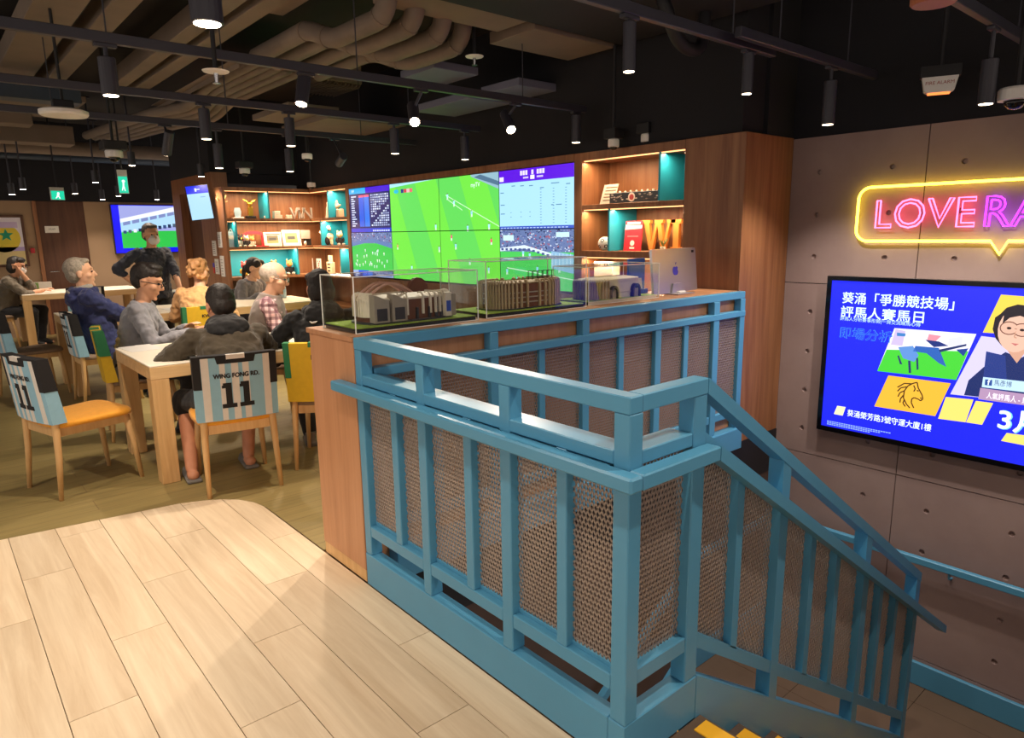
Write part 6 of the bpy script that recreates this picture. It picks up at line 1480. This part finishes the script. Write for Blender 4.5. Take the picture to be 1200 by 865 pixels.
def frame(c, w_, h_, lean, label, u=V((1, 0, 0)), n=V((0, -1, 0)), pic='5E5A4A', m='ceramic'):
    t = thing('photo_frame', label, 'photo frame', c, 0, 'photo frames'); up_ = (V((0, 0, 1))*math.cos(lean)-n*math.sin(lean)); P0 = lambda a, b, d: c+u*a+up_*b-n*d
    bw = .022
    for nm, r_ in (('side', (-w_/2, 0, -w_/2+bw, h_)), ('side', (w_/2-bw, 0, w_/2, h_)), ('rail', (-w_/2+bw, 0, w_/2-bw, bw)), ('rail', (-w_/2+bw, h_-bw, w_/2-bw, h_))): MB().prism([(r_[0], r_[1]), (r_[2], r_[1]), (r_[2], r_[3]), (r_[0], r_[3])], P0, 0, .016).build(nm, m, t)
    q = Pic(P0(-w_/2, 0, .012), u, up_); q.rect(bw, bw, w_-bw, h_-bw, 'D8D0C0', 0); q.rect(bw*1.9, bw*1.9, w_-bw*1.9, h_-bw*1.9, pic, 1); q.poly([(bw*1.9, bw*1.9), (w_-bw*1.9, bw*1.9), (w_-bw*1.9, h_*.45), (bw*1.9, h_*.38)], '8A8458', 2); q.rect(w_*.3, h_*.42, w_*.7, h_*.6, '3A3C40', 2); q.build('photo', 'print', t); return t
frame(onA(321, Z_2), .24, .19, .12, 'white photo frame standing upright beside the red arch'); frame(onA(343.5, Z_2), .26, .22, .22, 'pale photo frame leaning back beside the plaque', pic='7A7A58')
c = onA(359, Z_2); t = thing('plaque', 'grey square plaque on a small stand on the middle shelf', 'plaque', c); MB().cbox(c.x-.07, c.x+.07, c.y, c.y+.015, c.z+.09, c.z+.21, .003).build('plate', 'letter_grey', t); MB().cbox(c.x+.0, c.x+.09, c.y+.02, c.y+.07, c.z, c.z+.10, .003).build('stand', 'black_paint', t); MB().lathe([(.012, 0), (.02, .03), (.012, .06)], 12, c+V((-.02, -.02, 0))).build('knob', 'ceramic', t, smooth=True)
c = onB(385, Z_2); t = thing('soft_toy', 'large cream plush horse lying before the teal panel', 'toy', c, 0, 'soft toys on the shelves'); hb_ = MB()
ell(hb_, c+V((0, .03, .11)), (.06, .13, .07), (V((1, 0, 0)), V((0, 1, 0)), V((0, 0, 1)))); cap(hb_, c+V((0, .06, .15)), c+V((-.01, -.0, .24)), .05, .035); cap(hb_, c+V((-.01, .0, .25)), c+V((-.02, -.07, .22)), .034, .022); cap(hb_, c+V((0, .13, .1)), c+V((0, .17, .015)), .03, .02); cap(hb_, c+V((0, -.05, .1)), c+V((0, -.08, .02)), .03, .02); cap(hb_, c+V((0, .14, .12)), c+V((-.02, .22, .18)), .026, .016); cap(hb_, c+V((-.01, .03, .26)), c+V((-.01, .035, .29)), .012, .004)
o = blob(hb_, 'body', 'plush_cream', t, .008, 2); o.location = -V(t.location); MB().ball(c+V((-.04, -.02, .06)), (.04, .05, .06), 12).build('saddle_cloth', 'plush_dark', t, smooth=True)
plush(onB(399, Z_2)+V((-.02, 0, 0)), 'plush_cream', 'plush_dark', 'dark soft toy beside the plush horse', .95)
# lower shelf
for px, mh_, mb_, lb in ((283, 'plush_red', 'plush_yellow', 'red-headed yellow soft toy at the end of the teal shelf'), (292, 'plush_red', 'plush_dark', 'red-headed soft toy beside the woman in grey'), (318, 'plush_orange', 'plush_dark', 'orange soft toy on the teal shelf behind the vest man'), (336, 'plush_orange', 'plush_dark', 'orange soft toy next to the teal divider')): plush(onA(px, Z_3)+V((0, -.04, 0)), mh_, mb_, lb, 1.0)
for px, lb, ink in ((361, 'white printed picture board on the lower shelf', '50506A'), (370.5, 'pink printed picture board on the lower shelf', 'C85A68')):
    c = onB(px, Z_3); o = tag(MB().box(c.x, c.x+.012, c.y-.07, c.y+.07, c.z, c.z+.2).build('picture_board', 'white_plastic'), lb, 'picture', 'picture boards'); q = Pic(c+V((-.0005, .07, 0)), WU, WV)
    for k in range(5): q.disc(.03+.02*k, .04+.03*k, .014, ink, 1, 10); q.rect(.1-.015*k, .03+.03*k, .12-.015*k, .05+.03*k, '6A6A70', 1)
    q.build('print', 'print', o)
c = onB(385, Z_3); t = thing('wooden_tower', 'white stacked tower ornament with dark openings on the lower shelf', 'ornament', c); MB().cbox(c.x-.03, c.x+.03, c.y-.07, c.y+.07, c.z, c.z+.16, .004).build('block', 'plush_cream', t)
for k in range(3): MB().cbox(c.x-.032, c.x-.029, c.y-.04, c.y+.04, c.z+.03+.045*k, c.z+.05+.045*k, .001).build('opening', 'black_paint', t)
for s_ in (-.04, .03): MB().tube([c+V((0, s_, .16)), c+V((0, s_, .25))], .016, 10).build('turret', 'plush_cream', t)
c = onB(398, Z_3); tag(MB().prism([(-.04, 0), (.04, 0), (.03, .1), (0, .17), (-.035, .1)], lambda u, v, w_: c+V((w_, u, v)), -.01, .01).build('shell_plaque', 'ceramic'), 'pointed white plaque near the video wall on the lower shelf', 'plaque')
# shelves by the pillar
c = onR(708, 1.722); u_ = V((0, -1, 0)); t = thing('sign_card', 'cream printed card leaning on the top shelf by the video wall', 'card', c); up_ = V((.22, 0, .975)); Pc = lambda a, b, d: c+V((.03, 0, 0))+u_*(a+b*.14)+up_*b+V((-1, 0, 0))*d
MB().prism([(-.075, 0), (.075, 0), (.075, .165), (-.075, .165)], Pc, 0, .006).build('card', 'ceramic', t)
q = Pic(Pc(-.075, 0, .0065), u_+V((0, 0, 0)), up_)
for k in range(5): q.rect(.03+.02*(k/5), .03+.026*k, .12+.012*k, .04+.026*k, '6A5A48', 1)
q.build('print', 'print', t)
c = onR(745, 1.722); t = thing('stadium_print', 'long dark panorama box of a stadium on the top shelf by the pillar', 'ornament', c); MB().cbox(c.x-.03, c.x+.03, c.y-.25, c.y+.25, c.z, c.z+.085, .004).build('box', 'st_dark', t)
q = Pic((c.x-.0305, c.y+.25, c.z), WU, WV)
for k in range(40): q.disc(random.uniform(.02, .48), random.uniform(.02, .07), .012, random.choice(('8A8078', 'B0A8A0', '4A4440', 'D0C8C0')), 1, 8, .005)
q.disc(.23, .045, .035, 'E8E0D8', 2); q.disc(.23, .045, .022, 'B84848', 3); q.build('print', 'print', t)
for k in range(9): MB().ball((c.x, c.y+.22-.055*k, c.z+.09), .009, 8).build('finial', 'st_cream', t, smooth=True)
c = onR(709, 1.352+.056); t = thing('football', 'black and white football beside the teal divider', 'ball', c); bm = bmesh.new(); bmesh.ops.create_icosphere(bm, subdivisions=3, radius=.056); MB().bm(bm, Matrix.Translation(c)).build('ball', 'white_plastic', t, smooth=True)
g_ = (1+5**.5)/2
for a in [(0, s1_, s2_*g_) for s1_ in (-1, 1) for s2_ in (-1, 1)]+[(s1_, s2_*g_, 0) for s1_ in (-1, 1) for s2_ in (-1, 1)]+[(s2_*g_, 0, s1_) for s1_ in (-1, 1) for s2_ in (-1, 1)]:
    d = V(a).normalized(); d = Matrix.Rotation(.5, 3, 'X') @ d; tq = d.to_track_quat('Z', 'Y').to_matrix(); MB().lathe([(.019, 0), (.018, .0012)], 5, c+d*.0535, tq).build('patch', 'black_paint', t)
c = onR(742, 1.352); t = thing('brochure', 'red programme standing between the teal divider and the wooden letters', 'book', c); up_ = V((.12, 0, .99)); Pc = lambda a, b, d: c+u_*a+up_*b+V((-1, 0, 0))*d
MB().prism([(-.085, 0), (.085, 0), (.085, .235), (-.085, .235)], Pc, 0, .012).build('cover', 'red_gloss', t); q = Pic(Pc(-.085, 0, .0125), u_, up_); q.disc(.085, .06, .022, 'F0E0DC', 1); q.rect(.06, .015, .11, .03, 'F0E0DC', 1); q.poly([(.0, .165), (.17, .175), (.17, .2), (.0, .205)], 'F0C8C4', 1); q.rect(.02, .21, .15, .225, 'F4E4E0', 1); q.rect(.03, .11, .14, .118, 'E08888', 1); q.build('print', 'print', t)
def serif(kind, base, m, label):
    mb = []; u = V((0, -1, 0)); n = V((1, 0, 0)); h_ = .235
    t = thing('wooden_letter', label, 'letter', base, 0, 'wooden letters'); P0 = lambda a, b, d: base+u*a+V((0, 0, b))+n*d
    st = lambda pts, e=0: MB().prism([(a*.9, b) for a, b in pts], P0, -.0006*e, .03+.0006*e).build('stroke', m, t)
    if kind == 'I': st([(.03, .02), (.085, .02), (.085, h_-.02), (.03, h_-.02)]); st([(.005, 0), (.11, 0), (.11, .03), (.005, .03)], 2); st([(.005, h_-.03), (.11, h_-.03), (.11, h_), (.005, h_)], 2)
    else:
        w_ = .05
        st([(.02, h_), (.02+w_, h_), (.085+w_*.6, 0), (.085, 0)]); st([(.085, 0), (.085+w_*.6, 0), (.15+w_*.5, h_), (.15, h_)], 1); st([(.15, h_), (.15+w_, h_), (.215+w_*.6, 0), (.215, 0)]); st([(.215, 0), (.215+w_*.6, 0), (.28+w_*.5, h_), (.28, h_)], 1)
        for a in (.0, .135, .265): st([(a, h_-.025), (a+.09, h_-.025), (a+.09, h_), (a, h_)], 2)
serif('W', onR(752.5, 1.352, .14), 'letter_wood', 'orange wooden letter W behind the small pot plant'); serif('I', onR(786, 1.352, .14), 'letter_wood', 'orange wooden letter I beside the timber pillar')
c = onR(778, 1.352, .06); t = thing('pot_plant', 'small plant in a white pot before the wooden letters', 'plant', c); MB().lathe([(.016, 0), (.022, .035), (.018, .035), (.015, .03)], 14, c).build('pot', 'ceramic', t, smooth=True)
for k in range(14):
    a = k*2.4; r_ = .02+.0022*k; MB().tube([c+V((0, 0, .03)), c+V((r_*.6*math.cos(a), r_*.6*math.sin(a), .06+.002*k)), c+V((r_*math.cos(a), r_*math.sin(a), .075+.002*k))], [.002, .007, .001], 6, squash=.3).build('leaf', 'leaf_green', t, smooth=True)
c = onR(712, .971); tag(MB().cbox(c.x-.05, c.x+.05, c.y-.1, c.y+.1, c.z, c.z+.29, .004).build('storage_box', 'ceramic'), 'cream box in the lowest lit compartment beside the video wall', 'box')
# ---- table things
def paper(px, py, w_, d_, a_, label, z=.7525):
    p = atz(px, py, z); return tag(MB().obox(p+V((0, 0, .0008)), (w_, d_, .0012), rz(a_)).build('paper_sheet', 'white_plastic'), label, 'paper', 'papers on the tables')
paper(322, 396, .21, .3, .2, 'white paper sheet before the man in the vest'); paper(165, 408, .21, .3, .1, 'white paper sheet on the corner of the front table'); paper(205, 362, .21, .3, .0, 'white paper sheet on the middle table before the fair-haired person')
c = atz(232, 405, .7525); tag(MB().ball(c+V((0, 0, .012)), (.03, .022, .014), 10).build('crumpled_tissue', 'ceramic', smooth=True), 'crumpled tissue on the front table beside the hooded man', 'tissue')
c = atz(205, 352, .7525); t = thing('cup', 'black cup on the middle table beside the standing man', 'cup', c); MB().lathe([(.03, 0), (.038, .1), (.034, .1), (.028, .01)], 16, c).build('cup', 'black_plastic', t, smooth=True); MB().tube([c+V((.036, 0, .08)), c+V((.062, 0, .06)), c+V((.034, 0, .03))], .005, 8).build('handle', 'black_plastic', t, smooth=True)
c = atz(186, 353, .7525); t = thing('phone_charger', 'white phone charger with its looped cable on the middle table', 'charger', c); MB().cbox(c.x-.07, c.x+.05, c.y-.03, c.y+.03, c.z, c.z+.03, .006).build('charger', 'white_plastic', t); MB().tube([c+V((.05, 0, .015)), c+V((.12, -.03, .03)), c+V((.2, .0, .05)), c+V((.24, .04, .02)), c+V((.25, .1, .006))], .005, 8).build('cable', 'white_plastic', t, smooth=True)
c = atz(332, 349, .7525); t = thing('water_bottle', 'blue plastic bottle on the middle table behind the vest man', 'bottle', c); MB().lathe([(.04, 0), (.042, .1), (.04, .13), (.018, .17), (.018, .19)], 16, c).build('bottle', 'pale_blue', t, smooth=True); MB().lathe([(.02, .19), (.02, .215)], 14, c).build('cap', 'sign_blue', t)
c = atz(50, 338, .7525); t = thing('tissue_box', 'green and cream tissue box on the back table', 'box', c); MB().cbox(c.x-.10, c.x+.12, c.y-.06, c.y+.06, c.z, c.z+.10, .004).build('carton', 'ceramic', t); MB().cbox(c.x-.102, c.x-.05, c.y-.062, c.y+.062, c.z+.001, c.z+.098, .004).build('printed_end', 'tissue_green', t)
c = atz(66, 336, .7525); t = thing('biscuit_tin', 'yellow tin on the back table beside the tissue box', 'tin', c); MB().cbox(c.x-.06, c.x+.06, c.y-.05, c.y+.05, c.z, c.z+.10, .006).build('tin', 'tin_yellow', t); MB().cbox(c.x-.063, c.x+.063, c.y-.053, c.y+.053, c.z+.10, c.z+.112, .004).build('lid', 'tin_yellow', t)
c = atz(58, 336, .7525)+V((-.08, -.14, 0)); t = thing('spray_bottle', 'white pump bottle behind the tissue box on the back table', 'bottle', c); MB().lathe([(.055, 0), (.055, .12), (.02, .2), (.018, .22)], 16, c).build('bottle', 'white_plastic', t, smooth=True); MB().lathe([(.024, .22), (.024, .25), (.01, .26)], 12, c).build('pump', 'white_plastic', t)
